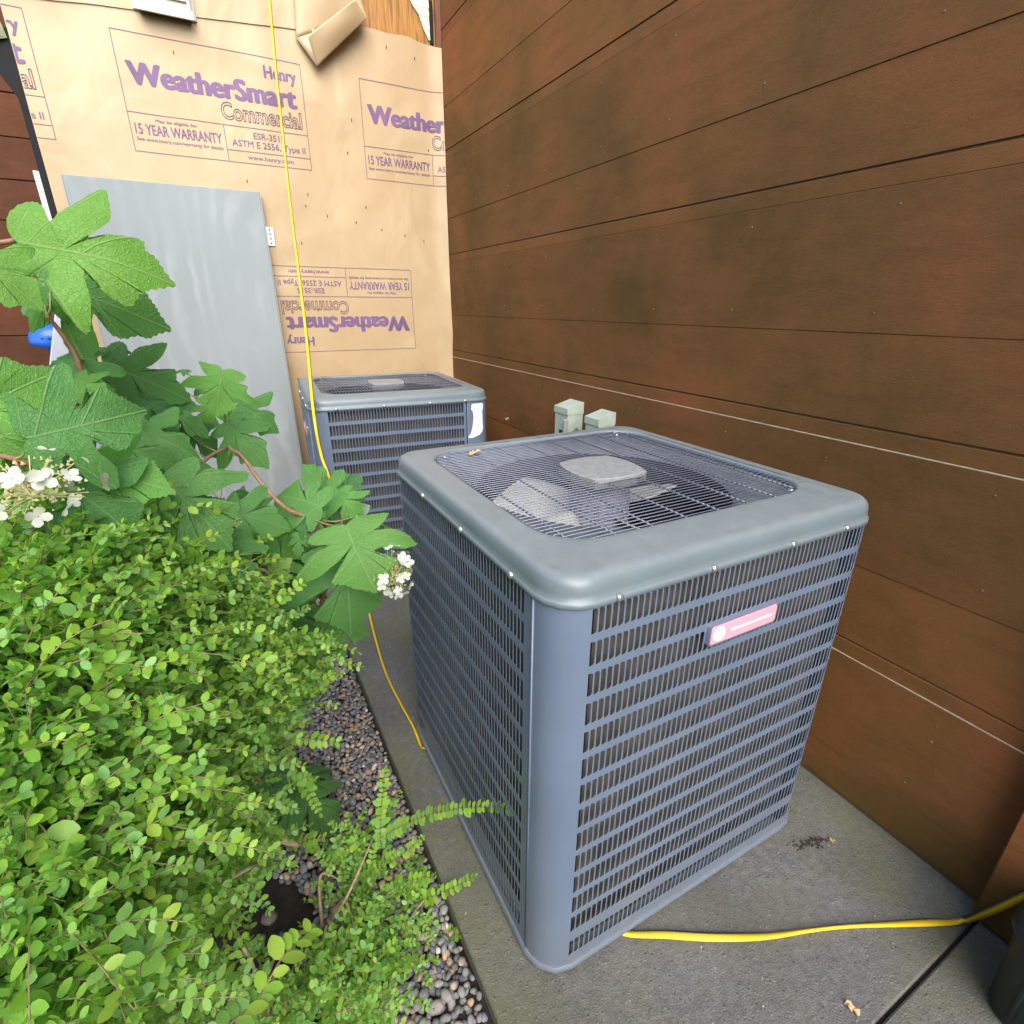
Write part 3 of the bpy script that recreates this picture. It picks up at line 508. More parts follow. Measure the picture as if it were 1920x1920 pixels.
SHRUB_TWIGS = [[[[-0.2139, 0.8278, 0.3699], [-0.2094, 0.8308, 0.2728], [-0.2047, 0.8297, 0.1666], [-0.2071, 0.8349, 0.0661]], 0.009], [[[-0.1457, 0.729, 0.5858], [-0.1347, 0.7145, 0.539], [-0.1455, 0.7292, 0.4498], [-0.137, 0.7388, 0.3449], [-0.1348, 0.7516, 0.2395], [-0.1154, 0.7699, 0.1672], [-0.0771, 0.7817, 0.1032], [-0.0738, 0.7638, 0.0668]], 0.0035], [[[-0.223, 0.7021, 0.4326], [-0.1782, 0.7258, 0.4028], [-0.1422, 0.7496, 0.3629]], 0.0025], [[[-0.2181, 0.6834, 0.3965], [-0.1735, 0.7523, 0.3313], [-0.1514, 0.7858, 0.2962]], 0.0025], [[[-0.2122, 0.6642, 0.6338], [-0.147, 0.6846, 0.6214], [-0.0939, 0.7491, 0.5565]], 0.004], [[[-0.1241, 0.7892, 0.7467], [-0.079, 0.8054, 0.7554]], 0.006], [[[-0.0899, 1.0839, 0.2186], [-0.0358, 1.0875, 0.1549]], 0.008], [[[-0.1337, 0.886, 0.5422], [-0.0853, 0.8894, 0.5532]], 0.004], [[[-0.2529, 0.5592, 1.033], [-0.2315, 0.5735, 1.0362]], 0.004], [[[-0.1497, 0.9194, 0.8712], [-0.1167, 0.9244, 0.7853], [-0.1135, 0.9469, 0.7031]], 0.003], [[[-0.2502, 0.6148, 0.8875], [-0.229, 0.6488, 0.8252], [-0.2238, 0.6631, 0.7543], [-0.2454, 0.6914, 0.6549]], 0.004], [[[-0.1793, 0.7373, 0.7007], [-0.1373, 0.7639, 0.6742], [-0.0799, 0.7758, 0.6332]], 0.0025], [[[-0.2505, 0.5745, 0.7967], [-0.2394, 0.6432, 0.8002]], 0.003], [[[-0.1248, 0.7378, 0.2206], [-0.1369, 0.7211, 0.1685]], 0.002], [[[-0.1135, 0.7452, 0.1961], [-0.1278, 0.7291, 0.143]], 0.002], [[[-0.0883, 0.7527, 0.1614], [-0.1033, 0.7355, 0.1047]], 0.002], [[[-0.215, 0.942, 1.1168], [-0.266, 0.9321, 1.0333], [-0.2985, 0.9225, 0.9726]], 0.002], [[[-0.0518, 1.1093, 0.8681], [-0.1164, 1.0459, 0.785]], 0.003]]
CORD_HANG = [[0.5343, 3.64, 3.0299], [0.5271, 3.62, 2.8958], [0.504, 3.55, 2.5638], [0.4843, 3.47, 2.2172], [0.4646, 3.38, 1.9067], [0.4379, 3.2, 1.5857], [0.3964, 2.93, 1.2796], [0.3291, 2.52, 1.0046], [0.3288, 2.46, 0.8201], [0.3467, 2.43, 0.719]]
CORD_GROUND = [[0.4678, 2.6927, 0.008], [0.4484, 2.4167, 0.008], [0.412, 2.0949, 0.008], [0.3883, 1.8302, 0.008], [0.3899, 1.6325, 0.008], [0.3951, 1.4978, 0.008], [0.3898, 1.3928, 0.008]]
CORD_FRONT = [[0.5673, 0.6524, 0.008], [0.6382, 0.5944, 0.008], [0.7281, 0.5414, 0.008], [0.8281, 0.4816, 0.008], [0.9344, 0.4279, 0.008], [1.0522, 0.3814, 0.008], [1.1558, 0.3373, 0.008], [1.2676, 0.2835, 0.008], [1.3416, 0.247, 0.008], [1.4054, 0.2172, 0.008], [1.425, 0.1808, 0.0872], [1.425, 0.1455, 0.195], [1.425, 0.1086, 0.3037]]

# ------------------------------------------------------------------ ground, soil, pad, gravel
g = MB(); g.poly([(-400, -400, -0.16), (400, -400, -0.16), (400, 400, -0.16), (-400, 400, -0.16)])
tag(g.build('ground', M['ground']), kind='structure')

g = MB(); nx, ny = 70, 120
x0, x1, y0, y1 = -2.6, SLAB_X + 0.01, -1.0, 6.6
ids = [[g.vert((x0 + (x1 - x0) * i / nx, y0 + (y1 - y0) * j / ny,
        -0.050 + 0.020 * noise.noise(Vector((i * 0.31, j * 0.29, 0))) - (0.006 if x0 + (x1 - x0) * i / nx > -0.3 else -0.012))) for j in range(ny + 1)] for i in range(nx + 1)]
for i in range(nx):
    for j in range(ny):
        g.face([ids[i][j], ids[i + 1][j], ids[i + 1][j + 1], ids[i][j + 1]])
tag(g.build('soil', M['soil'], smooth=True), kind='structure')

def slab(name, lo, hi, b):
    g = MB(); g.box(lo, hi, b)
    return g.build(name, M['concrete'])
tag(slab('concrete_pad', (SLAB_X, 0.203, -0.14), (XW + 0.08, YB + 0.06, 0.0), 0.004), kind='structure')
tag(slab('concrete_walk', (SLAB_X, -2.5, -0.14), (XW + 0.08, 0.195, 0.0), 0.004), kind='structure')
g = MB(); g.box((SLAB_X + 0.02, 0.185, -0.13), (XW, 0.213, -0.012)); tag(g.build('joint_filler', M['soil']), kind='structure')

def pebble_proto():
    import bmesh
    bm = bmesh.new(); bmesh.ops.create_icosphere(bm, subdivisions=2, radius=1.0)
    vs = [v.co.copy() for v in bm.verts]; fs = [[v.index for v in f.verts] for f in bm.faces]
    bm.free(); return vs, fs
PV, PF = pebble_proto()
PROTO = []
for s in range(8):
    vs = []
    for v in PV:
        k = 1 + 0.20 * noise.noise(v * 1.1 + Vector((s * 7.3, 0, 0)))
        q = v * k
        q.z = math.copysign(abs(q.z) ** 0.9, q.z)
        vs.append(q)
    PROTO.append(vs)
def add_pebble(g, c, r, flat, rng):
    vs = rng.choice(PROTO)
    e = Matrix.Rotation(rng.uniform(0, 6.28), 3, 'Z') @ Matrix.Rotation(rng.gauss(0, 0.28), 3, 'X') @ Matrix.Rotation(rng.gauss(0, 0.28), 3, 'Y')
    sx, sy = rng.uniform(0.95, 1.35), rng.uniform(0.7, 1.0)
    b = len(g.v)
    for v in vs:
        q = e @ Vector((v.x * r * sx, v.y * r * sy, v.z * r * flat))
        g.v.append((c[0] + q.x, c[1] + q.y, c[2] + q.z))
    for f in PF:
        g.f.append(tuple(b + i for i in f)); g.mi.append(0)
rng = random.Random(3)
g = MB()
cells = {}
def try_pebble(x, y, r, z, tight):
    cx, cy = int(math.floor(x / 0.03)), int(math.floor(y / 0.03))
    for i in range(cx - 2, cx + 3):
        for j in range(cy - 2, cy + 3):
            for (a, b, rr) in cells.get((i, j), ()):
                if (a - x) ** 2 + (b - y) ** 2 < ((r + rr) * tight) ** 2:
                    return
    cells.setdefault((cx, cy), []).append((x, y, r))
    add_pebble(g, (x, y, z), r, rng.uniform(0.5, 0.75), rng)
def patch_free(x, y):
    return ((x + 0.17) / 0.14) ** 2 + ((y - 1.04) / 0.16) ** 2 < 1 or (x < -0.15 and rng.random() < 0.5)
for layer, (tries, zz, tight) in enumerate(((26000, -0.058, 0.80), (34000, -0.048, 0.84), (30000, -0.040, 0.98))):
    cells = {}
    for k in range(tries):
        y = 0.25 + 3.15 * rng.random() ** 1.25
        x = rng.uniform(-0.40 + 0.06 * math.sin(y * 3), SLAB_X - 0.004)
        if patch_free(x, y): continue
        near = max(0.0, min(1.0, (1.4 - y) / 0.8))
        r = rng.uniform(0.0058, 0.0105) + near * rng.uniform(0.0, 0.0075) * rng.random()
        if x + r * 1.2 > SLAB_X: continue
        try_pebble(x, y, r, zz + r * 0.35 + rng.uniform(-0.002, 0.004), tight)
tag(g.build('gravel', M['pebble'], smooth=True), 'grey and tan river pebbles filling the strip beside the concrete pad', 'gravel', kind='stuff')

def stone(loc, r, flat, label, seed, col):
    g = MB(); rr = random.Random(seed); add_pebble(g, (0, 0, 0), r, flat, rr)
    o = g.build('stone', plain('stone_' + str(seed), col, 0.55, vary=0.25, scale=60), smooth=True)
    o.location = loc
    return tag(o, label, 'stone', 'loose stones on the planting bed')
stone((-0.136, 1.074, -0.035), 0.021, 0.55, 'oval grey-brown stone lying on bare dark soil, roundest of the few there', 1, (0.16, 0.13, 0.12))
stone((-0.164, 1.030, -0.036), 0.015, 0.5, 'small narrow bluish stone on the soil, nearest the shrub', 2, (0.14, 0.15, 0.19))
stone((-0.118, 1.006, -0.036), 0.017, 0.5, 'dark slate-blue chip on the soil, left of a paler pair mate', 3, (0.10, 0.11, 0.15))
stone((-0.092, 1.000, -0.036), 0.016, 0.5, 'grey-blue flat chip on the soil, right one of the touching pair', 4, (0.17, 0.18, 0.22))
stone((0.050, 1.250, -0.030), 0.021, 0.6, 'round pale tan stone on the gravel below the low lobed plant, upper of two', 5, (0.33, 0.25, 0.17))
stone((0.072, 1.203, -0.030), 0.019, 0.6, 'round tan stone on the gravel below the low lobed plant, lower of two', 6, (0.30, 0.24, 0.16))

# ------------------------------------------------------------------ brown siding wall
wall = thing('siding_wall', 'tall wall of wide dark brown horizontal boards behind the condenser units', 'wall', (XW, 1.9, 0))
def wall_part(name, lo, hi, mat, bev=0.002):
    g = MB(); g.box((lo[0] - XW, lo[1] - 1.9, lo[2]), (hi[0] - XW, hi[1] - 1.9, hi[2]), bev)
    return g.build(name, mat, wall)
wall_part('backing', (XW + 0.006, -2.5, 0.0), (XW + 0.16, YB + 0.2, 4.2), M['groove'], 0)
grooves = [-0.085, 0.530, 1.150, 1.772, 2.375, 2.990, 3.60]
for k, z in enumerate(grooves[:-1]):
    zn = grooves[k + 1]
    lo = max(z + 0.003, 0.016)
    j1 = zn - 0.385          # thin joint
    Y0, Y1 = 0.215, YB - 0.03
    wall_part('siding_board', (XW + 0.001 * (k % 2), Y0, lo), (XW + 0.012, Y1, j1 - 0.0004), M['siding'], 0.0010)
    wall_part('siding_board', (XW - 0.001, Y0, j1 + 0.0004), (XW + 0.012, Y1, zn - (0.0516 if k < 2 else 0.0487)), M['siding'], 0.0010)
    wall_part('siding_strip', (XW + 0.0005, Y0, zn - 0.048), (XW + 0.012, Y1, zn - 0.003), M['siding'], 0.0012)
    if k < 2:
        wall_part('bare_edge', (XW - 0.0012, Y0, zn - 0.0512), (XW + 0.011, Y1, zn - 0.0478), M['siding_edge'], 0.0006)
rn = random.Random(31)
for k, zn in enumerate(grooves[1:6]):
    for yy in [0.45 + 0.405 * i for i in range(9)]:
        for dz in (-0.10, -0.33):
            y = yy + rn.uniform(-0.03, 0.03); z = zn + dz + rn.uniform(-0.01, 0.01)
            g = MB(); g.lathe([(0.0, -0.0016), (0.0026, -0.0014), (0.0032, 0.0)], 8, (-0.0008, y - 1.9, z), axis='X'); g.build('nail', M['nail'], wall)
wall_part('corner_trim', (XW - 0.028, YB - 0.028, 0.01), (XW + 0.012, YB - 0.004, 4.2), M['trim'], 0.003)
wall_part('end_post', (XW - 0.052, -0.42, 0.012), (XW + 0.012, 0.212, 4.2), M['siding'], 0.003)
for k in range(8):
    lo = -0.06 + 0.615 * k
    wall_part('siding_board', (XW - 0.002, -2.5, max(lo + 0.01, 0.016)), (XW + 0.012, -0.423, lo + 0.60), M['siding'], 0.002)

# ------------------------------------------------------------------ house-wrapped wall
wrapped = thing('wrapped_wall', 'unfinished end wall covered in tan house wrap printed in purple', 'wall', (0.45, YB, 0))
WX = 0.45
XL, XR = -0.605, XW - 0.004
def wr(x, z):
    """how far the wrap bulges out from the wall"""
    a = 0.008 * noise.noise(Vector((x * 2.3, z * 2.0, 1.7))) + 0.004 * noise.noise(Vector((x * 6, z * 5, 4.1))) + 0.006 * (1 - abs(noise.noise(Vector((x * 1.6 + z * 0.9, z * 0.8 - x * 0.5, 7.7))))) ** 9
    k = max(0.0, min(1.0, (x - 0.75) / 0.5)) * max(0.0, min(1.0, (2.2 - z) / 0.6))
    d = x * 0.9 + z * 0.45 + 0.12 * noise.noise(Vector((x * 2, z * 2, 9)))
    a += k * 0.016 * (1 - abs(math.sin(d * 9.5))) ** 2.2
    e = max(0.0, (x - 1.38) / 0.12)
    a += 0.030 * e * e
    return max(0.002, 0.014 + a)
def wrap_sheet(name, zlo, zhi, xl, xr, off, nx=110, nz=140, parent=None, back=True):
    g = MB(); ids = []
    for i in range(nx + 1):
        col = []
        s = i / nx
        for j in range(nz + 1):
            q = j / nz
            xa, xb = (xl(q) if callable(xl) else xl), (xr(q) if callable(xr) else xr)
            x = xa + (xb - xa) * s
            za, zb = (zlo(x) if callable(zlo) else zlo), (zhi(x) if callable(zhi) else zhi)
            z = za + (zb - za) * q
            col.append(g.vert((x - WX, -wr(x, z) - off, z)))
        ids.append(col)
    for i in range(nx):
        for j in range(nz):
            g.face([ids[i][j], ids[i + 1][j], ids[i + 1][j + 1], ids[i][j + 1]])
    return g.build(name, M['wrap'], parent or wrapped, smooth=True)
g = MB(); g.box((XL - WX + 0.012, 0.004, -0.1), (XW + 0.1 - WX, 2.5, 4.3)); g.build('sheathing', M['wood'], wrapped)
tear = lambda x: 2.925 + 0.010 * noise.noise(Vector((x * 9, 0, 0))) - max(0, x - 1.3) * 0.12
wrap = wrap_sheet('house_wrap', 0.0, tear, XL, XR, 0.0)
lap = lambda x: 2.775 + (x + 0.15) * 0.085 + 0.004 * noise.noise(Vector((x * 6, 3, 0)))
wrap_sheet('house_wrap_upper_sheet', lap, 4.25, XL, lambda q: 0.80 - 0.06 * q + 0.015 * math.sin(q * 30), 0.006, 60, 40)
# torn cream paper beside the corner
g = MB()
pts_l = [(1.26, 3.4), (1.30, 3.16), (1.335, 3.09), (1.375, 3.05), (1.40, 2.99), (1.43, 2.94)]
pts_r = [(1.44, 3.4), (1.435, 3.16), (1.442, 3.09), (1.438, 3.05), (1.452, 2.99), (1.455, 2.94)]
for (a, b), (c, d) in zip(zip(pts_l, pts_r), zip(pts_l[1:], pts_r[1:])):
    g.poly([(a[0] - WX, -0.004, a[1]), (c[0] - WX, -0.006, c[1]), (d[0] - WX, -0.006, d[1]), (b[0] - WX, -0.004, b[1])])
tp = g.build('torn_paper', M['torn'], wrapped)
md = tp.modifiers.new('thick', 'SOLIDIFY'); md.thickness = 0.002
g = MB()
for z in (3.2, 3.08, 2.98):
    g.box((1.438 - WX, -0.008, z - 0.06), (1.462 - WX, -0.001, z + 0.05), 0.004)
g.build('black_felt_edge', M['black'], wrapped)
# hanging folded flap of wrap
g = MB()
def patch(A, B, C_, D, n=10, bulge=0.0, ax=(0, -1, 0)):
    A, B, C_, D = map(Vector, (A, B, C_, D)); ax = Vector(ax)
    ids = [[g.vert(A.lerp(B, i / n).lerp(D.lerp(C_, i / n), j / n) + ax * bulge * math.sin(math.pi * i / n) * math.sin(math.pi * j / n)) for j in range(n + 1)] for i in range(n + 1)]
    for i in range(n):
        for j in range(n):
            g.face([ids[i][j], ids[i + 1][j], ids[i + 1][j + 1], ids[i][j + 1]])
fx = lambda x, y, z: (x - WX, -y, z)
T0, T1 = fx(0.69, 0.02, 3.30), fx(0.95, 0.03, 3.30)
M0, M1 = fx(0.655, 0.035, 2.80), fx(1.035, 0.085, 2.955)
E0, E1 = fx(0.745, 0.075, 2.675), fx(1.030, 0.115, 2.925)
U0, U1 = fx(0.700, 0.115, 2.790), fx(0.965, 0.150, 2.985)
patch(T0, T1, M1, M0, 12, 0.05)
patch(M0, M1, E1, E0, 8, 0.02)
patch(E0, E1, U1, U0, 8, 0.012)
fo = g.build('house_wrap_flap', M['wrap'], wrapped, fix=True)
for pz in fo.data.polygons: pz.use_smooth = True
md = fo.modifiers.new('sub', 'SUBSURF'); md.levels = 1; md.render_levels = 1
md = fo.modifiers.new('thick', 'SOLIDIFY'); md.thickness = 0.0015
# black membrane strip down the free edge, and its peeled corner
g = MB(); g.box((XL - 0.030 - WX, -0.006, 0.0), (XL - 0.002 - WX, 0.012, 2.56), 0.002); g.build('edge_membrane', M['black'], wrapped)
g = MB()
o0 = [(-0.604, 2.62), (-0.640, 2.60), (-0.700, 2.52), (-0.690, 2.46), (-0.640, 2.36), (-0.606, 2.28)]
f = [g.vert((a - WX, -0.012 - 0.05 * max(0, -a - 0.62), b)) for a, b in o0]; g.face(f)
f2 = [g.vert((a - WX, -0.008 - 0.05 * max(0, -a - 0.62), b)) for a, b in o0]; g.face(f2[::-1])
for i in range(6): g.face([f[i], f[(i + 1) % 6], f2[(i + 1) % 6], f2[i]])
g.build('peeled_membrane', M['black'], wrapped)
g = MB(); patch((-0.73 - WX, -0.03, 2.60), (-0.62 - WX, -0.02, 2.63), (-0.612 - WX, -0.02, 2.575), (-0.70 - WX, -0.035, 2.545), 4, 0.01)
o = g.build('peeled_wrap_corner', plain('olive_wrap_back', (0.22, 0.23, 0.14), 0.7), wrapped)
o.modifiers.new('thick', 'SOLIDIFY').thickness = 0.002

# printing on the wrap: every line of print is a flat sub-part lying on the sheet
def text_mesh(txt, bold=0.0, outline=False):
    cu = bpy.data.curves.new('print', 'FONT'); cu.body = txt; cu.size = 1.0; cu.resolution_u = 3
    if outline:
        cu.fill_mode = 'NONE'; cu.bevel_depth = 0.020; cu.bevel_resolution = 0; cu.offset = bold
    else:
        cu.offset = bold
    ob = bpy.data.objects.new('print', cu); COL.objects.link(ob)
    dg = bpy.context.evaluated_depsgraph_get()
    me = bpy.data.meshes.new_from_object(ob.evaluated_get(dg))
    bpy.data.objects.remove(ob); bpy.data.curves.remove(cu)
    return me
def put_text(txt, u0, u1, v0, v1, org, flip, bold=0.0, outline=False, ink='ink', name='lettering', faux=0.0, xmin=XL + 0.004, xmax=XR - 0.004):
    """u across, v down from the box's upper left corner, in metres"""
    me = text_mesh(txt, bold, outline)
    xs = [v.co.x for v in me.vertices]; ys = [v.co.y for v in me.vertices]
    ax, bx, ay, by = min(xs), max(xs), min(ys), max(ys)
    import bmesh
    lift = [0.0]
    bm = bmesh.new(); bm.from_mesh(me)
    if faux:
        for dx, dy in ((-faux, 0), (faux, 0), (-faux * 0.5, faux * 0.35), (faux * 0.5, -faux * 0.35), (faux * 0.5, faux * 0.35), (-faux * 0.5, -faux * 0.35)):
            nb = len(bm.verts); bm.from_mesh(me); bm.verts.ensure_lookup_table()
            for v in bm.verts[nb:]: v.co.x += dx; v.co.y += dy; v.co.z += 0.3 + abs(dx) * 4 + dy * 3
        ax, bx = ax - faux, bx + faux; ay, by = ay - faux * 0.35, by + faux * 0.35
    for v in bm.verts:
        lift[0] = v.co.z * 0.0004
        u = u0 + (v.co.x - ax) / (bx - ax) * (u1 - u0)
        w = v1 + (v.co.y - ay) / (by - ay) * (v0 - v1)
        if flip: x, z = org[0] - u, org[1] + w
        else: x, z = org[0] + u, org[1] - w
        v.co = (x, lift[0], z)
    for px, nrm, keep in ((xmin, (-1, 0, 0), 1), (xmax, (1, 0, 0), 1)):
        bmesh.ops.bisect_plane(bm, geom=bm.verts[:] + bm.edges[:] + bm.faces[:], plane_co=(px, 0, 0), plane_no=nrm, clear_outer=True)
    for v in bm.verts:
        x, z = v.co.x, v.co.z
        v.co = (x - WX, -wr(x, z) - 0.0016 - v.co.y, z)
    if not bm.verts:
        bm.free(); return
    bm.to_mesh(me); bm.free()
    me.materials.clear(); me.materials.append(M[ink])
    return link(name, me, wrap)
def put_line(u0, v0, u1, v1, org, flip, w=0.0032):
    n = max(2, int(math.hypot(u1 - u0, v1 - v0) / 0.02))
    horiz = abs(u1 - u0) > abs(v1 - v0)
    g = MB(); prev = None
    for i in range(n + 1):
        u = u0 + (u1 - u0) * i / n; v = v0 + (v1 - v0) * i / n
        ring = []
        for s in (-0.5, 0.5):
            uu, vv = (u, v + s * w) if horiz else (u + s * w, v)
            x, z = (org[0] - uu, org[1] + vv) if flip else (org[0] + uu, org[1] - vv)
            x = max(XL + 0.002, min(XR - 0.003, x))
            ring.append(g.vert((x - WX, -wr(x, z) - 0.0016, z)))
        if prev: g.face([prev[0], ring[0], ring[1], prev[1]])
        prev = ring
    g.build('printed_rule', M['ink_thin'], wrap)
def stamp(org, flip=False, part='all'):
    right_only = part == 'right'; left_only = part == 'left'
    W_, H_ = 0.866, 0.502
    L = lambda *a: put_line(*a, org, flip)
    lo = 0.40 if right_only else 0.0
    L(lo, 0, W_, 0); L(lo, H_, W_, H_); L(lo, 0.332, W_, 0.332)
    if not right_only: L(0, 0, 0, H_)
    if not left_only: L(W_, 0, W_, H_)
    L(0.432, 0.332, 0.432, H_); L(max(lo, 0.432), 0.446, W_, 0.446)
    P = lambda *a, **k: put_text(*a, org, flip, **k)
    P('Henry', 0.672, 0.838, 0.036, 0.110, faux=0.040)
    P('WeatherSmart', 0.034, 0.828, 0.116, 0.214, faux=0.062)
    P('Commercial', 0.432, 0.842, 0.226, 0.308, bold=0.012, outline=True, ink='ink_thin')
    if not right_only:
        P('May be eligible for', 0.115, 0.305, 0.350, 0.368, ink='ink_thin', faux=0.018)
        P('15 YEAR WARRANTY', 0.018, 0.414, 0.377, 0.424, faux=0.022)
        P('See www.henry.com/warranty for details', 0.018, 0.414, 0.437, 0.457, ink='ink_thin', faux=0.016)
    P('ESR-3515', 0.575, 0.735, 0.352, 0.382, faux=0.008)
    P('ASTM E 2556, Type II', 0.462, 0.842, 0.394, 0.434, faux=0.008)
    P('www.henry.com', 0.530, 0.770, 0.461, 0.490, faux=0.008)
stamp((-0.207, 2.690))
stamp((0.984, 2.680), part='left')
stamp((-1.397, 2.700), part='right')
stamp((1.225, 1.168), flip=True)
for i, (x, z) in enumerate([(0.52, 1.905), (0.60, 2.0), (0.72, 1.955), (0.89, 1.93), (1.05, 1.90), (1.20, 1.875), (1.33, 1.85), (0.55, 1.80), (0.42, 1.0), (0.60, 0.99), (0.78, 0.985), (0.95, 0.98), (1.12, 0.98),
                            (1.16, 2.855), (1.33, 2.83), (0.47, 2.88), (0.05, 2.44 + 0.2), (0.30, 2.10), (0.88, 2.30), (0.92, 2.47), (1.39, 2.37), (0.60, 1.42), (0.62, 2.06), (0.96, 2.02)]):
    g = MB(); g.box((x - WX - 0.0022, -wr(x, z) - 0.0035, z - 0.007), (x - WX + 0.0022, -wr(x, z) + 0.001, z + 0.007), 0.0006)
    g.build('staple', M['staple'], wrap)

# dryer vent hood
v = thing('wall_vent', 'cream louvred vent hood fixed high on the wrapped wall', 'vent', (0.045, YB - 0.02, 2.76))
g = MB(); g.box((-0.118, -0.055, 0.035), (0.118, 0.0, 0.30), 0.006)
g.build('hood', M['vent'], v)
g = MB(); g.box((-0.112, -0.050, 0.010), (0.112, -0.004, 0.034), 0.003); g.build('outlet', M['dark'], v)
for k in range(4):
    g = MB(); mt = Matrix.Translation((0, -0.058, 0.075 + 0.034 * k)) @ Matrix.Rotation(0.5, 4, 'X')
    g.box((-0.100, -0.008, -0.0025), (0.100, 0.006, 0.0025), 0.0008, mat=mt); g.build('slat', M['vent'], v)
g = MB(); g.box((-0.135, -0.010, 0.02), (0.135, 0.006, 0.33), 0.003); g.build('flange', M['vent'], v)
g = MB(); g.box((-0.122, -0.060, 0.004), (0.122, -0.051, 0.040), 0.002); g.build('front_lip', M['vent'], v)

# leaning grey sheet, strap bracket behind it
pn = thing('leaning_sheet', 'tall light grey flat sheet leaning against the tan house wrap', 'panel', (-0.095, 3.715, 2.045))
g = MB(); g.box((-0.447, -0.010, -2.040), (0.447, 0.010, 0.0), 0.003)
o = g.build('sheet', M['board'], pn); o.rotation_euler = (-0.085, 0, 0.0)
g = MB(); g.box((-0.450, -0.0105, -2.041), (-0.447, 0.0105, -0.001)); g.box((0.447, -0.0105, -2.041), (0.450, 0.0105, -0.001))
o = g.build('cut_edge', M['conduit'], pn); o.rotation_euler = (-0.085, 0, 0.0)
br = thing('strap_bracket', 'short white perforated metal strap sticking out beside the grey sheet', 'bracket', (0.378, 3.742, 1.825))
g = MB(); g.box((-0.055, -0.002, -0.050), (0.022, 0.002, 0.050), 0.001); g.build('plate', M['steel'], br)
for k in range(4):
    g = MB(); g.lathe([(0.0, -0.0028), (0.0048, -0.0028), (0.0048, 0.0)], 10, (0.002, 0, -0.036 + 0.024 * k), axis='Y'); g.build('hole', M['dark'], br)

# white strip down the free edge
wp = thing('white_strip', 'thin white plastic strip along the black free edge of the wrap', 'trim', (XL - 0.045, YB + 0.02, 0))
for nm, z0_, z1_ in (('strip_upper', 1.27, 2.06), ('strip_lower', 0.3, 1.262)):
    g = MB(); g.box((-0.012, -0.008, z0_), (0.012, 0.008, z1_), 0.002); g.build(nm, M['white_pole'], wp)

# ------------------------------------------------------------------ recessed far wall, ladder, worker
far = thing('far_siding_wall', 'reddish brown board wall of the recess left of the wrapped wall', 'wall', (-2.2, 6.5, 0))
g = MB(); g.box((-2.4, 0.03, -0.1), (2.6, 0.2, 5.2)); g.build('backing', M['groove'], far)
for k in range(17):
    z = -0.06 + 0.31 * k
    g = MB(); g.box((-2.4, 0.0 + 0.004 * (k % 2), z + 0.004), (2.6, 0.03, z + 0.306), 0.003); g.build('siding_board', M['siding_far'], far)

ld = thing('ladder', 'pale grey ladder rail standing behind the leaves near the blue helmet', 'ladder', (-1.38, 4.82, -0.05))
LD = Vector((0.486, 0.505, 1.71))
def rail(off):
    z = LD.normalized(); x = z.cross(Vector((-0.3, 0.95, 0))).normalized(); y = z.cross(x)
    mt = Matrix(((x.x, y.x, z.x, off[0]), (x.y, y.y, z.y, off[1]), (x.z, y.z, z.z, off[2]), (0, 0, 0, 1)))
    g = MB(); g.box((-0.050, -0.014, 0), (0.050, 0.014, LD.length), 0.004, mat=mt); return g.build('rail', M['ladder'], ld)
rail((0, 0, 0)); rail((0.30, 0.30, 0))
for k in range(5):
    c_ = LD * (0.16 + 0.17 * k)
    g = MB(); g.tube([c_, c_ + Vector((0.30, 0.30, 0))], 0.014, 8); g.build('rung', M['ladder'], ld)

def skin_mesh(name, pts, edges, radii, root=0, sub=2):
    me = bpy.data.meshes.new(name); me.from_pydata(pts, edges, []); me.update()
    ob = link(name, me)
    ob.modifiers.new('skin', 'SKIN')
    sv = me.skin_vertices[0].data
    for i, r in enumerate(radii):
        sv[i].radius = (r, r) if not isinstance(r, tuple) else r
        sv[i].use_root = (i == root)
    md = ob.modifiers.new('sub', 'SUBSURF'); md.levels = sub; md.render_levels = sub
    dg = bpy.context.evaluated_depsgraph_get()
    out = bpy.data.meshes.new_from_object(ob.evaluated_get(dg))
    bpy.data.objects.remove(ob)
    for p_ in out.polygons: p_.use_smooth = True
    return out
# kneeling worker facing -X (left in the picture); local x = forward
pts = [(0, 0, 0.52), (0.01, 0, 0.68), (0.03, 0, 0.86), (0.05, 0, 0.965), (0.075, 0, 1.03), (0.10, 0, 1.10), (0.10, 0, 1.19),           # pelvis..head 0-6
       (0.04, 0.17, 0.92), (0.10, 0.22, 0.70), (0.30, 0.16, 0.66), (0.37, 0.13, 0.67),                       # left arm 7-10
       (0.04, -0.17, 0.92), (0.10, -0.22, 0.70), (0.30, -0.16, 0.70), (0.37, -0.13, 0.72),                   # right arm 11-14
       (0.0, 0.10, 0.46), (0.40, 0.12, 0.48), (0.36, 0.12, 0.08), (0.48, 0.12, 0.045),                       # left leg (foot forward) 15-18
       (0.0, -0.10, 0.46), (0.08, -0.11, 0.06), (-0.36, -0.11, 0.06), (-0.42, -0.11, -0.02),                 # right leg (knee down) 19-22
       (0.175, 0, 1.125), (0.135, 0, 1.055)]                                                                # nose, chin
edges = [(0, 1), (1, 2), (2, 3), (3, 4), (4, 5), (5, 6), (2, 7), (7, 8), (8, 9), (9, 10), (2, 11), (11, 12), (12, 13), (13, 14), (0, 15), (15, 16), (16, 17), (17, 18), (0, 19), (19, 20), (20, 21), (21, 22), (5, 23), (5, 24)]
rad = [(0.15, 0.12), 0.14, (0.16, 0.12), 0.08, 0.055, 0.085, 0.088, 0.065, 0.048, 0.036, 0.028, 0.065, 0.048, 0.036, 0.028, 0.09, 0.065, 0.05, 0.035, 0.09, 0.065, 0.05, 0.035, 0.016, 0.035]
body = skin_mesh('body', pts, edges, rad, 0)
for mm in ('skin', 'shirt', 'trousers', 'hair'): body.materials.append(M[mm])
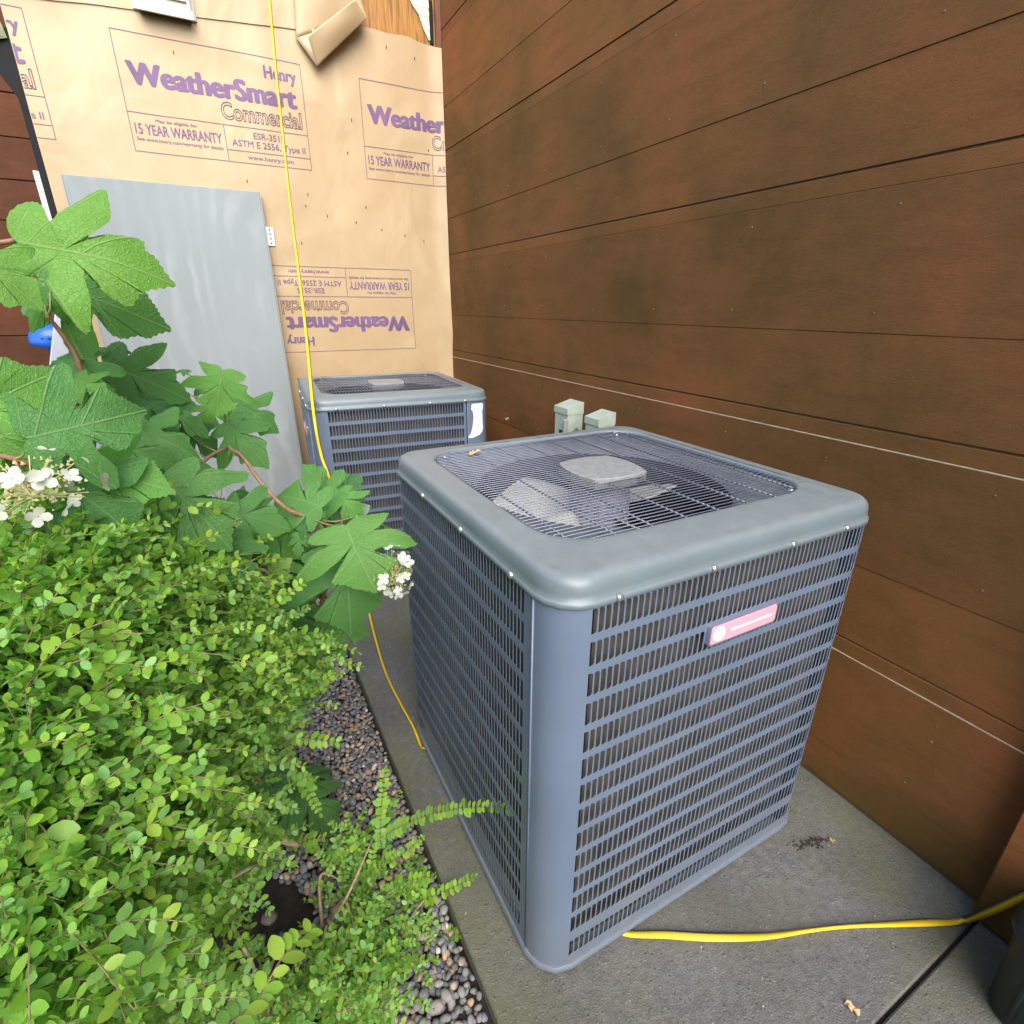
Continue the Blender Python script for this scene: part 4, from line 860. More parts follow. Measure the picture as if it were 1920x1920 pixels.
for p_ in body.polygons:
    c_ = p_.center
    if c_.z < 0.56 and not (c_.x > 0.25 and abs(c_.y) > 0.05 and c_.z > 0.6): p_.material_index = 2
    elif c_.z < 0.985 and c_.x < 0.28: p_.material_index = 1
    elif c_.z > 1.06 and c_.x < 0.06: p_.material_index = 3
person = thing('person', 'kneeling worker in a blue safety helmet facing left beside the ladder', 'person', (-1.00, 5.50, 0.03), math.pi)
person.scale = (1.07, 1.07, 1.07); person.location.z = -0.06
link('body', body, person)
def hand(side, w):
    """palm with four fingers and a thumb, curled"""
    P = [(0, 0, 0), (0.045, 0, -0.004), (0.08, 0, -0.006)]; E = [(0, 1), (1, 2)]; R_ = [0.022, (0.034, 0.014), (0.034, 0.012)]
    for k, (dy, ln) in enumerate(((-0.027, 0.055), (-0.009, 0.065), (0.009, 0.062), (0.027, 0.048))):
        b = len(P); P += [(0.088, dy, -0.006), (0.088 + ln * 0.5, dy, -0.016), (0.088 + ln * 0.75, dy, -0.045)]
        E += [(2, b), (b, b + 1), (b + 1, b + 2)]; R_ += [0.009, 0.0085, 0.0075]
    b = len(P); P += [(0.035, 0.036 * side, -0.01), (0.065, 0.055 * side, -0.026)]; E += [(1, b), (b, b + 1)]; R_ += [0.011, 0.009]
    me = skin_mesh('hand', P, E, R_, 0, 1); me.materials.append(M['skin'])
    o = link('hand', me, person); o.location = w
hand(-1, (0.37, 0.13, 0.67)); hand(1, (0.37, -0.13, 0.72))
for s in (-1, 1):
    g = MB(); g.lathe([(0.0, -0.006), (0.022, -0.004), (0.026, 0.002), (0.016, 0.006), (0.0, 0.004)], 12, (0.085, s * 0.092, 1.115), axis='Y'); g.build('ear', M['skin'], person, smooth=True)
for s in (-1, 1):
    g = MB(); g.lathe([(0.0, -0.010), (0.010, -0.004), (0.012, 0.004), (0.0, 0.010)], 10, (0.180, s * 0.034, 1.140), axis='X'); g.build('eye', M['white'], person, smooth=True)
g = MB(); g.box((0.163, -0.026, 1.071), (0.176, 0.026, 1.079), 0.003); g.build('mouth', plain('lips', (0.30, 0.10, 0.08), 0.5), person)
hm = MB()
n_u, n_v = 28, 12
rows = []
for j in range(n_v + 1):
    ph = (j / n_v) * (math.pi / 2)
    rows.append([hm.vert((0.105 + 0.150 * math.cos(ph) * math.cos(a) * (1.05 if math.cos(a) > 0 else 1.0), 0.118 * math.cos(ph) * math.sin(a), 1.155 + 0.125 * math.sin(ph) ** 0.9)) for a in [2 * math.pi * k / n_u for k in range(n_u)]])
low = [hm.vert((0.105 + 0.155 * math.cos(a), 0.122 * math.sin(a), 1.105 + 0.03 * max(0, math.cos(a)))) for a in [2 * math.pi * k / n_u for k in range(n_u)]]
rows = [low] + rows
for a, b in zip(rows, rows[1:]):
    for k in range(n_u): hm.face([a[k], a[(k + 1) % n_u], b[(k + 1) % n_u], b[k]])
hel = hm.build('helmet', M['helmet'], person, smooth=True)
hel.modifiers.new('thick', 'SOLIDIFY').thickness = -0.004
for s in (-1, 1):
    for k in range(6):
        a = math.radians(50 + 17 * k)
        g = MB(); c0 = Vector((0.105 + 0.148 * math.cos(a), s * 0.118 * math.sin(a), 1.178))
        g.box((-0.009, -0.004, -0.006), (0.009, 0.004, 0.006), 0.002, mat=Matrix.Translation(c0) @ Matrix.Rotation(s * (a + math.pi / 2), 4, 'Z')); g.build('vent_slot', M['dark'], hel)
g = MB(); g.tube([(0.07, 0.118, 1.12), (0.085, 0.098, 1.07), (0.13, 0.06, 1.03), (0.14, 0, 1.02), (0.13, -0.06, 1.03), (0.085, -0.098, 1.07), (0.07, -0.118, 1.12)], 0.006, 6); g.build('chin_strap', M['dark'], person)

# ------------------------------------------------------------------ air conditioner condenser units
def rrect(W, D, r):
    """perimeter parametrised by arc length s, starting at the front-left arc's end on the front face, running right"""
    segs = [('l', (r, 0), (1, 0), W - 2 * r), ('a', (W - r, r), -90, r), ('l', (W, r), (0, 1), D - 2 * r), ('a', (W - r, D - r), 0, r),
            ('l', (W - r, D), (-1, 0), W - 2 * r), ('a', (r, D - r), 90, r), ('l', (0, D - r), (0, -1), D - 2 * r), ('a', (r, r), 180, r)]
    tot = sum(s[3] if s[0] == 'l' else s[3] * math.pi / 2 for s in segs)
    def at(s, inset=0.0):
        s = s % tot
        for sg in segs:
            ln = sg[3] if sg[0] == 'l' else sg[3] * math.pi / 2
            if s <= ln + 1e-9:
                if sg[0] == 'l':
                    tx, ty = sg[2]; nx_, ny_ = ty, -tx
                    x, y = sg[1][0] + tx * s, sg[1][1] + ty * s
                else:
                    a = math.radians(sg[2] + 90 * s / ln); nx_, ny_ = math.cos(a), math.sin(a)
                    x, y = sg[1][0] + sg[3] * nx_, sg[1][1] + sg[3] * ny_
                return x - nx_ * inset, y - ny_ * inset, nx_, ny_
            s -= ln
        return segs[0][1][0], segs[0][1][1], 0, -1
    return at, tot

def condenser(name, label, loc, rz, slotted, seams, badge=None, sticker=None, service=None, grille_along='x'):
    W, D, H, r = 0.900, 0.930, 1.045, 0.076
    at, tot = rrect(W, D, r)
    U = thing(name, label, 'air conditioner', loc, rz, 'condenser units on the pad')
    zt = 0.995
    qu = r * math.pi / 2; LFu = W - 2 * r; LSu = D - 2 * r
    pitch = 0.01435
    tops = [0.981 - 0.066 * k for k in range(13)] + [0.105]
    hs = 0.050
    # base pan
    g = MB(); n = 96
    prof = [(0.02, 0.009), (-0.006, 0.010), (-0.008, 0.013), (-0.008, 0.021), (-0.004, 0.026), (0.010, 0.026), (0.045, 0.028)]
    rings = [[g.vert((*at(tot * k / n, i)[:2], z)) for k in range(n)] for i, z in prof]
    for a, b in zip(rings, rings[1:]):
        for k in range(n): g.face([a[k], a[(k + 1) % n], b[(k + 1) % n], b[k]])
    g.face(rings[0][::-1])
    g.build('base_pan', M['ac'], U, auto=40)
    for fx_, fy_ in ((0.1, 0.08), (W - 0.1, 0.08), (0.1, D - 0.08), (W - 0.1, D - 0.08)):
        g = MB(); g.lathe([(0.03, 0.0), (0.03, 0.010)], 16, (fx_, fy_, 0), close=True); g.build('foot', M['dark'], U)
    # louvred panels and plain panels
    def S(p, z, ins=0.0):
        x, y, _, _ = at(p, ins); return (x, y, z)
    cuts = sorted(seams)
    spans = [(cuts[i], cuts[(i + 1) % len(cuts)] + (tot if i == len(cuts) - 1 else 0)) for i in range(len(cuts))]
    for a, b in spans:
        a2, b2 = a + 0.0030, b - 0.0030
        sl = slotted(a, b)
        g = MB()
        if sl is None:
            n = max(2, int((b2 - a2) / 0.012))
            cols = [[g.vert(S(a2 + (b2 - a2) * k / n, z)) for z in (0.026, 0.3, 0.6, zt)] for k in range(n + 1)]
            for c, d in zip(cols, cols[1:]):
                for j in range(3): g.face([c[j], d[j], d[j + 1], c[j + 1]])
            for e in (a2, b2):
                q = [g.vert(S(e, z, 0.012)) for z in (0.026, zt)]; w_ = [g.vert(S(e, z)) for z in (0.026, zt)]
                g.face([w_[0], w_[1], q[1], q[0]])
            g.build('corner_panel', M['ac'], U, auto=40)
            continue
        s0, s1 = sl
        nsl = int((s1 - s0) / pitch); s1 = s0 + nsl * pitch
        def strip(p0, p1, z0, z1):
            n = max(1, int((p1 - p0) / 0.02))
            pr = None
            for k in range(n + 1):
                p = p0 + (p1 - p0) * k / n
                cur = [g.vert(S(p, z0)), g.vert(S(p, z1))]
                if pr: g.face([pr[0], cur[0], cur[1], pr[1]])
                pr = cur
        strip(a2, s0, 0.026, zt); strip(s1, b2, 0.026, zt)
        edges_z = [zt] 
        prev = zt
        for tz in tops:
            strip(s0, s1, tz + 0.003, prev)
            prev = tz - hs - 0.003
        strip(s0, s1, 0.026, prev)
        wS = pitch * 0.85
        rr = 0.0055
        for tz in tops:
            z1_, z0_ = tz, tz - hs
            for k in range(nsl):
                c0 = s0 + k * pitch; h0 = c0 + 0.0004; h1 = c0 + wS; c1 = c0 + pitch
                P = lambda p, z, i=0.0: g.vert(S(p, z, i))
                hole = [(h0, z0_), (h1 - rr, z0_), (h1 - rr * 0.3, z0_ + rr * 0.3), (h1, z0_ + rr), (h1, z1_ - rr), (h1 - rr * 0.3, z1_ - rr * 0.3), (h1 - rr, z1_), (h0, z1_)]
                hv = [P(*q) for q in hole]
                bl, brr, tl, trr = P(c0, z0_ - 0.003), P(c1, z0_ - 0.003), P(c0, z1_ + 0.003), P(c1, z1_ + 0.003)
                g.face([bl, brr, hv[2], hv[1], hv[0]])
                g.face([brr, trr, hv[5], hv[4], hv[3], hv[2]])
                g.face([tl, hv[7], hv[6], hv[5], trr])
                g.face([tl, bl, hv[0], hv[7]])
                # lips pressed inwards round the slot
                inn = [P(p + (0.0006 if q_ in (0, 7) else -0.0006), z, 0.0007) for q_, (p, z) in enumerate(hole)]
                for q_ in range(8):
                    g.face([hv[q_], hv[(q_ + 1) % 8], inn[(q_ + 1) % 8], inn[q_]])
        for e in (a2, b2):
            q = [g.vert(S(e, z, 0.012)) for z in (0.026, zt)]; w_ = [g.vert(S(e, z)) for z in (0.026, zt)]
            g.face([w_[0], w_[1], q[1], q[0]])
        g.build('louvred_panel', M['ac'], U, auto=30)
    for sm in seams:
        g = MB(); e_ = sm + 0.0048
        g.tube([S(e_, 0.03, -0.0004), S(e_, zt - 0.012, -0.0004)], 0.0023, 8); g.build('seam_hem', M['ac'], U, smooth=True)
    # coil behind
    g = MB(); n = 80
    rings = [[g.vert((*at(tot * k / n, 0.028)[:2], z)) for k in range(n)] for z in (0.03, 0.5, 0.985)]
    for a, b in zip(rings, rings[1:]):
        for k in range(n): g.face([a[k], a[(k + 1) % n], b[(k + 1) % n], b[k]])
    g.build('coil', M['coil'], U, smooth=True)
    for ci in range(4):
        g = MB(); cs = (0.0, LFu + qu, LFu + qu + LSu + qu, 2 * LFu + LSu + 3 * qu)[ci] + (LFu if ci == 0 else LSu if ci == 1 else LFu if ci == 2 else LSu)
        for pp_ in (cs, cs + qu * 0.33, cs + qu * 0.66, cs + qu):
            a_ = S(pp_, 0.03, 0.003); b_ = S(pp_, 0.03, 0.030)
            g.poly([a_, b_, (b_[0], b_[1], 0.985), (a_[0], a_[1], 0.985)])
        g.build('corner_baffle', M['inside'], U)
    # top cap: swept profile, then inwards to the opening
    n = 120
    op_l, op_f, op_r, op_b = 0.078, 0.122, 0.068, 0.072
    ow, od, orad = W - op_l - op_r, D - op_f - op_b, 0.115
    oat, otot = rrect(ow, od, orad)
    def oring(k, ins):
        x, y, _, _ = oat(otot * k / n, ins); return x + op_l, y + op_f
    prof = [(0.004, 0.984), (-0.003, 0.984), (-0.005, 0.986), (-0.005, 0.9925), (-0.003, 0.9955), (-0.0005, 0.997), (0.0005, 1.010), (0.002, 1.021), (0.005, 1.0285), (0.010, 1.0345), (0.017, 1.0382), (0.028, 1.0398), (0.052, 1.0405)]
    g = MB()
    rings = [[g.vert((*at(tot * k / n, i)[:2], z)) for k in range(n)] for i, z in prof]
    # blend from outer ring to the opening ring
    last = [(at(tot * k / n, 0.052)[0], at(tot * k / n, 0.052)[1]) for k in range(n)]
    def inner(k, f, ins, z):
        # match by proportional position along the perimeter
        a = last[k]; b = oring(k, ins)
        return (a[0] + (b[0] - a[0]) * f, a[1] + (b[1] - a[1]) * f, z)
    for f, ins, z in ((0.4, 0, 1.0425), (0.8, 0, 1.043), (1.0, -0.004, 1.043), (1.0, 0.0, 1.0415), (1.0, 0.003, 1.037), (1.0, 0.004, 1.028), (1.0, 0.012, 1.024)):
        rings.append([g.vert(inner(k, f, ins, z)) for k in range(n)])
    for a, b in zip(rings, rings[1:]):
        for k in range(n): g.face([a[k], a[(k + 1) % n], b[(k + 1) % n], b[k]])
    g.build('top_cap', M['ac_cap'], U, smooth=True)
    # shroud plate with round throat
    cx, cy = op_l + ow / 2, op_f + od / 2
    R0 = min(ow, od) / 2 - 0.018
    g = MB()
    outer = [oring(k, 0.008) for k in range(n)]
    ra, rb, rc = [], [], []
    for (x, y) in outer:
        a = math.atan2(y - cy, x - cx)
        ra.append(g.vert((x, y, 1.022)))
        rb.append(g.vert((cx + R0 * math.cos(a), cy + R0 * math.sin(a), 1.014)))
        rc.append(g.vert((cx + (R0 - 0.012) * math.cos(a), cy + (R0 - 0.012) * math.sin(a), 0.99)))
    for A, B in ((ra, rb), (rb, rc)):
        for k in range(n): g.face([A[k], A[(k + 1) % n], B[(k + 1) % n], B[k]])
    g.build('fan_shroud', M['shroud'], U, smooth=True)
    g = MB(); g.lathe([(R0 - 0.012, 0.99), (R0 - 0.012, 0.90), (R0 + 0.02, 0.86)], 64, (cx, cy, 0)); g.lathe([(0.40, 0.45), (0.0, 0.45)], 48, (cx, cy, 0)); g.lathe([(R0 + 0.02, 0.86), (0.40, 0.45)], 48, (cx, cy, 0))
    g.build('fan_throat', M['inside'], U, smooth=True)
    # grille wires
    g = MB(); zw = 1.0385
    def span(c, along):
        # extent of the rounded opening along one axis at offset c from centre
        half, other = (ow / 2, od / 2) if along == 'x' else (od / 2, ow / 2)
        rr_ = orad
        d = abs(c) - (other - rr_)
        if d <= 0: return half
        return half - rr_ + math.sqrt(max(0.0, rr_ * rr_ - d * d))
    oth = 'y' if grille_along == 'x' else 'x'
    lim = (od if grille_along == 'x' else ow) / 2
    c = -lim + 0.012
    while c < lim - 0.008:
        h = span(c, grille_along) - 0.003
        if grille_along == 'x': pa = [(cx - h, cy + c, zw - 0.010), (cx - h + 0.006, cy + c, zw), (cx + h - 0.006, cy + c, zw), (cx + h, cy + c, zw - 0.010)]
        else: pa = [(cx + c, cy - h, zw - 0.010), (cx + c, cy - h + 0.006, zw), (cx + c, cy + h - 0.006, zw), (cx + c, cy + h, zw - 0.010)]
        g.tube(pa, 0.00150, 5)
        c += 0.0150
    lim2 = (ow if grille_along == 'x' else od) / 2
    for k in range(8):
        c = -lim2 + 0.045 + (2 * lim2 - 0.09) * k / 7
        h = span(c, oth) - 0.004
        if grille_along == 'x': pa = [(cx + c, cy - h, zw - 0.004), (cx + c, cy + h, zw - 0.004)]
        else: pa = [(cx - h, cy + c, zw - 0.004), (cx + h, cy + c, zw - 0.004)]
        g.tube(pa, 0.0024, 6)
    ring = [(*oring(k, 0.006), zw - 0.006) for k in range(n)] 
    g.tube(ring + ring[:1], 0.003, 6, cap=False)
    g.build('fan_grille', M['wire'], U, smooth=True)
    # motor cover plate, motor, blades
    g = MB(); hw = 0.086
    top = []; bot = []
    m_ = 10
    cor = []
    for i in range(4):
        a = math.pi / 4 + i * math.pi / 2
        b = a + math.pi / 2
        p0 = Vector((math.cos(a), math.sin(a))) * hw * 1.38; p1 = Vector((math.cos(b), math.sin(b))) * hw * 1.38
        mid = (p0 + p1) / 2; out_ = mid.normalized() * 0.016
        for k in range(m_):
            t_ = k / m_; cor.append(p0.lerp(p1, t_) + out_ * (1 - (2 * t_ - 1) ** 2))
    lv = [[g.vert((cx + q.x * s_, cy + q.y * s_, z)) for q in cor] for s_, z in ((0.97, zw - 0.022), (1.0, zw - 0.018), (1.0, zw + 0.006), (0.97, zw + 0.0085), (0.5, zw + 0.010))]
    for a, b in zip(lv, lv[1:]):
        for k in range(len(cor)): g.face([a[k], a[(k + 1) % len(cor)], b[(k + 1) % len(cor)], b[k]])
    g.face(lv[-1]); g.face(lv[0][::-1])
    g.build('motor_cover', M['hub'], U, auto=35)
    g = MB(); pr = [(0.0, 0.80), (0.078, 0.80), (0.082, 0.805)]
    for k in range(9):
        z = 0.815 + 0.018 * k; pr += [(0.082, z), (0.082, z + 0.011), (0.078, z + 0.013), (0.078, z + 0.016)]
    pr += [(0.078, zw - 0.02), (0.0, zw - 0.02)]
    g.lathe(pr, 36, (cx, cy, 0)); g.build('motor', M['motor'], U, auto=35)
    for k in range(4):
        a0 = math.radians(198 + 90 * k)
        g = MB(); ids = []
        for i in range(9):
            f = i / 8; rad_ = 0.07 + f * (R0 - 0.045)
            wdt = math.radians(52 - 14 * f) * 0.5
            row = []
            for j in range(9):
                q = j / 8 * 2 - 1
                a = a0 + q * wdt + 0.18 * f
                row.append(g.vert((cx + rad_ * math.cos(a), cy + rad_ * math.sin(a), 0.885 - q * 0.045 + 0.012 * (1 - q * q))))
            ids.append(row)
        for i in range(8):
            for j in range(8): g.face([ids[i][j], ids[i + 1][j], ids[i + 1][j + 1], ids[i][j + 1]])
        o = g.build('fan_blade', M['blade'], U, smooth=True); o.modifiers.new('thick', 'SOLIDIFY').thickness = 0.002
    g = MB(); g.lathe([(0.02, 0.76), (0.05, 0.77), (0.06, 0.80)], 20, (cx, cy, 0)); g.build('fan_hub', M['blade'], U, smooth=True)
    # grille clips near the opening's corners
    for sx in (-1, 1):
        for sy in (-1, 1):
            x, y = cx + sx * (ow / 2 - 0.055), cy + sy * (od / 2 - 0.030)
            g = MB(); g.lathe([(0.009, 1.022), (0.009, 1.032), (0.005, 1.036), (0.0, 1.036)], 10, (x, y, 0)); g.build('grille_bolt', M['screw'], U, smooth=True)
    # screws round the skirt of the cap
    for p in [0.045, 0.27, 0.50, 0.685, tot - r * math.pi / 2 - 0.075, tot - r * math.pi / 2 - 0.31, tot - r * math.pi / 2 - 0.56, 0.93, 1.3, 1.6, 1.9, 2.2]:
        x, y, nx_, ny_ = at(p, -0.005)
        g = MB(); g.lathe([(0.0075, -0.002), (0.0075, 0.0022), (0.0045, 0.0045), (0.0, 0.0048)], 10)
        o = g.build('screw', M['screw'], U, smooth=True); o.location = (x, y, 0.9925)
        o.rotation_euler = Vector((nx_, ny_, 0)).to_track_quat('Z', 'Y').to_euler()
    # badge
    if badge:
        p, z, mat, w_, h_, col_circle = badge
        x, y, nx_, ny_ = at(p, 0)
        B = MB()
        def plate(g_, w, h, d0, d1, rad_):
            ring = []
            for (sx, sy, a0) in ((1, 1, 0), (-1, 1, 90), (-1, -1, 180), (1, -1, 270)):
                for k in range(5):
                    a = math.radians(a0 + 22.5 * k)
                    ring.append((sx * (w / 2 - rad_) + rad_ * math.cos(a), sy * (h / 2 - rad_) + rad_ * math.sin(a)))
            A = [g_.vert((u, v_, d0)) for u, v_ in ring]; Bq = [g_.vert((u * 0.985, v_ * 0.96, d1)) for u, v_ in ring]
            for k in range(len(ring)): g_.face([A[k], A[(k + 1) % len(ring)], Bq[(k + 1) % len(ring)], Bq[k]])
            g_.face(Bq)
        plate(B, w_, h_, -0.002, 0.009, 0.008)
        bo = B.build('badge', M['badge_rim'], U, auto=40)
        bo.location = (x, y, z)
        tx, ty = -ny_, nx_
        bo.matrix_local = Matrix(((tx, 0, nx_, x), (ty, 0, ny_, y), (0, 1, 0, z), (0, 0, 0, 1)))
        B = MB(); plate(B, w_ - 0.010, h_ - 0.010, 0.0085, 0.0102, 0.006); B.build('badge_face', mat, bo)
        B = MB(); B.lathe([(0.0, 0.0118), (h_ * 0.29, 0.0118), (h_ * 0.33, 0.0100)], 24, (-w_ / 2 + h_ * 0.52, 0, 0)); B.build('round_emblem', M['white'], bo)
        # blurred bright script: a string of small raised strokes
        B = MB(); rr2 = random.Random(5)
        u = -w_ * 0.20
        while u < w_ * 0.40:
            wd = rr2.uniform(0.0022, 0.0042); ht = rr2.choice((0.0035, 0.0045, 0.006))
            B.box((u, -0.003, 0.0099), (u + wd, -0.003 + ht, 0.0112), 0.0004); u += wd + 0.0007
        B.build('script', M['white'], bo)
    if sticker:
        p, z = sticker
        B = MB(); rr3 = random.Random(2)
        rowsL = [(0.088, -0.030, 0.030), (0.080, -0.034, 0.036), (0.058, -0.036, 0.034), (0.045, -0.026, 0.028), (0.015, -0.024, 0.030), (-0.015, -0.028, 0.031), (-0.045, -0.034, 0.034), (-0.066, -0.040, 0.026), (-0.080, -0.052, 0.006), (-0.092, -0.056, -0.030)]
        pr = None
        for zz, ua, ub in rowsL:
            cur = [B.vert((*at(p + ua + (ub - ua) * k / 6, -0.0014)[:2], z + zz)) for k in range(7)]
            if pr:
                for k in range(6): B.face([cur[k], cur[k + 1], pr[k + 1], pr[k]])
            pr = cur
        st = B.build('paper_label', M['paper'], U)
        B = MB()
        x, y, nx_, ny_ = at(p, -0.0016)
        for u0_, u1_, w_ in ((-0.026, 0.030, -0.003), (-0.02, 0.026, 0.05)):
            a = at(p + u0_, -0.0018); b = at(p + u1_, -0.0018)
            B.poly([(a[0], a[1], z + w_), (b[0], b[1], z + w_), (b[0], b[1], z + w_ + 0.0016), (a[0], a[1], z + w_ + 0.0016)])
        B.build('label_fold', M['conduit'], st)
    return U, at, tot

W_, D_, r_ = 0.900, 0.930, 0.076
q = r_ * math.pi / 2
# front unit: arc lengths: front face starts at 0 (x = r)
LF, LS = W_ - 2 * r_, D_ - 2 * r_
tot_ = 2 * LF + 2 * LS + 4 * q
seam_left = tot_ - q - 0.004            # left face just behind the front-left corner
seam_rr = LF + q + LS + q * 0.5         # right rear
seam_fr = LF + q * 0.55
def slots_front(a, b):
    if abs(a - seam_left) < 1e-6:       # plain corner, front face, right corner, right face
        return (tot_ - 0.006, b - 0.012)
    if abs(a - seam_fr) < 1e-6:
        return (a + 0.05, b - 0.03)
    return (a + 0.04, b - 0.022)        # back and left faces
condenser('condenser_unit', 'large grey condenser unit in front with a pink badge on its louvred face', (0.404, 0.598, 0.0), 0.0,
          slots_front, [seam_left, seam_fr, seam_rr], badge=(0.385, 0.838, M['badge'], 0.205, 0.052, True))
# rear unit: front face has a plain left corner and a service panel at the right; badge on its left face
sv0 = LF - 0.055
def slots_rear(a, b):
    if abs(a - (tot_ - q - 0.03)) < 1e-6: return (tot_ + 0.004, b - 0.012)
    if abs(a - sv0) < 1e-6: return None
    return (a + 0.03, b - 0.025)
condenser('condenser_unit', 'grey condenser unit at the back with a torn white label, against the house wrap', (0.318, 2.585, 0.0), -0.075,
          slots_rear, [tot_ - q - 0.03, sv0, LF + q + 0.05], badge=(tot_ - q - LS * 0.42, 0.83, M['badge_red'], 0.205, 0.060, True), sticker=(LF + q * 0.05, 0.885), grille_along='y')

# ------------------------------------------------------------------ disconnect boxes on the siding
def disconnect(y0, y1, ztop, label, extra):
    W2 = (y1 - y0)
    o = thing('disconnect_box', label, 'electrical box', (XW, (y0 + y1) / 2, ztop - 0.30), 0, 'electrical boxes on the siding')
    g = MB(); g.box((-0.092, -W2 / 2, 0), (-0.003, W2 / 2, 0.268), 0.003); g.build('body', M['box'], o)
    g = MB()                                             # sloped rain hood
    x0, x1 = -0.0965, -0.003; ya, yb = -W2 / 2 - 0.002, W2 / 2 + 0.002
    P = [(x0, ya, 0.245), (x1, ya, 0.245), (x1, yb, 0.245), (x0, yb, 0.245), (x0, ya, 0.275), (x1, ya, 0.300), (x1, yb, 0.300), (x0, yb, 0.275)]
    ids = [g.vert(p_) for p_ in P]
    for f in ((3,2,1,0),(4,5,6,7),(0,1,5,4),(1,2,6,5),(2,3,7,6),(3,0,4,7)): g.face([ids[i] for i in f])
    g.build('hood', M['box'], o)
    g = MB(); g.box((-0.0945, -W2 / 2 + 0.020, 0.12), (-0.091, 0.012, 0.165), 0.0006); g.build('warning_label', M['dark'] if extra else M['box_label'], o)
    g = MB(); g.box((-0.0945, -W2 / 2 + 0.020, 0.03), (-0.091, 0.012, 0.105), 0.0006); g.build('yellow_label', M['box_label'], o)
    g = MB(); g.lathe([(0.0, -0.006), (0.014, -0.006), (0.017, -0.002), (0.017, 0.002)], 18, (-0.045, -W2 / 2, 0.165), axis='Y'); g.build('knockout', M['knock'], o, smooth=True)
    g = MB(); g.box((-0.112, -W2 / 2 - 0.004, 0.16), (-0.088, -W2 / 2 + 0.016, 0.225), 0.004); g.build('latch', M['conduit'], o)
    g = MB(); g.lathe([(0.006, -0.004), (0.006, 0.0)], 8, (-0.02, -W2 / 2, 0.10), axis='Y', close=True); g.build('rivet', M['knock'], o)
    g = MB(); g.tube(curve_pts([(-0.05, 0, 0.004), (-0.05, 0, -0.2), (-0.08, -0.02, -0.45), (-0.05, -0.03, -ztop + 0.45)], 6), 0.011, 8); g.build('conduit', M['conduit'], o)
disconnect(2.066, 2.180, 1.022, 'pale green electrical box on the brown siding, taller left one of the pair', True)
disconnect(1.824, 1.924, 1.014, 'pale green electrical box on the brown siding, right one nearer the front unit', False)
g = MB()
g.box((-0.004, -0.028, -0.004), (0.0, -0.012, 0.010), 0.002); g.box((-0.004, -0.010, -0.012), (0.0, 0.014, 0.002), 0.002)
o = g.build('paint_chip', M['siding_edge']); o.location = (XW - 0.001, 2.87, 0.80); tag(o, 'small pale chipped patch on the siding beside the rear unit', 'chip')

# ------------------------------------------------------------------ extension cord: flat yellow jacket with a black stripe on one edge
cord = thing('extension_cord', 'flat yellow extension cord hanging down the wrap and running along the pad', 'cord', tuple(CORD_GROUND[3]))
def ribbon(pts, w, h, twist0, twist1, turns, name):
    P = curve_pts(pts, 10); n = len(P)
    ml = Vector(CORD_GROUND[3])
    yl, bk = MB(), MB()
    pr = None
    for i, p_ in enumerate(P):
        t_ = (P[min(i + 1, n - 1)] - P[max(i - 1, 0)]).normalized()
        up = Vector((0, 0, 1)) if abs(t_.z) < 0.8 else Vector((0, -1, 0))
        s_ = t_.cross(up).normalized(); u_ = s_.cross(t_)
        f = i / (n - 1)
        a = twist0 + (twist1 - twist0) * f + 0.5 * math.sin(f * turns)
        sx = s_ * math.cos(a) + u_ * math.sin(a); ux = -s_ * math.sin(a) + u_ * math.cos(a)
        sec = [(-w, 0), (-w * 0.8, h), (w * 0.8, h), (w, 0), (w * 0.8, -h), (-w * 0.8, -h)]
        c = [p_ - ml + sx * x + ux * y for x, y in sec]
        ids = [yl.vert(q_) for q_ in c]
        kx = [p_ - ml + sx * x + ux * y for x, y in ((-w * 0.62, h * 1.12), (-w * 1.22, h * 0.5), (-w * 1.22, -h * 0.5), (-w * 0.62, -h * 1.12))]
        ki = [bk.vert(q_) for q_ in kx]
        if pr:
            for k in range(6): yl.face([pr[0][k], pr[0][(k + 1) % 6], ids[(k + 1) % 6], ids[k]])
            for k in range(4): bk.face([pr[1][k], pr[1][(k + 1) % 4], ki[(k + 1) % 4], ki[k]])
        pr = (ids, ki)
    yl.build('jacket', M['yellow'], cord, smooth=True); bk.build('stripe', M['cord_black'], cord, smooth=True)
mid = [tuple(CORD_HANG[-1]), (0.375, 2.46, 0.55), (0.395, 2.43, 0.22), (0.41, 2.41, 0.02), (0.42, 2.38, 0.008)]
ribbon(CORD_HANG + [list(m_) for m_ in mid[1:]] + CORD_GROUND[1:], 0.0068, 0.0030, 0.2, 0.5, 9, 'a')
ribbon([[0.618, 0.67, 0.0045], [0.628, 0.635, 0.005]] + CORD_FRONT[1:], 0.0085, 0.0035, 0.05, 1.0, 16, 'b')
g = MB(); g.tube([Vector(p_) - Vector(CORD_GROUND[3]) for p_ in curve_pts([CORD_GROUND[-1][:2] + [0.0042], [0.46, 1.30, 0.0042], [0.57, 0.95, 0.0042], [0.618, 0.67, 0.0042]], 6)], 0.0038, 6); g.build('hidden_run', M['yellow'], cord, smooth=True)

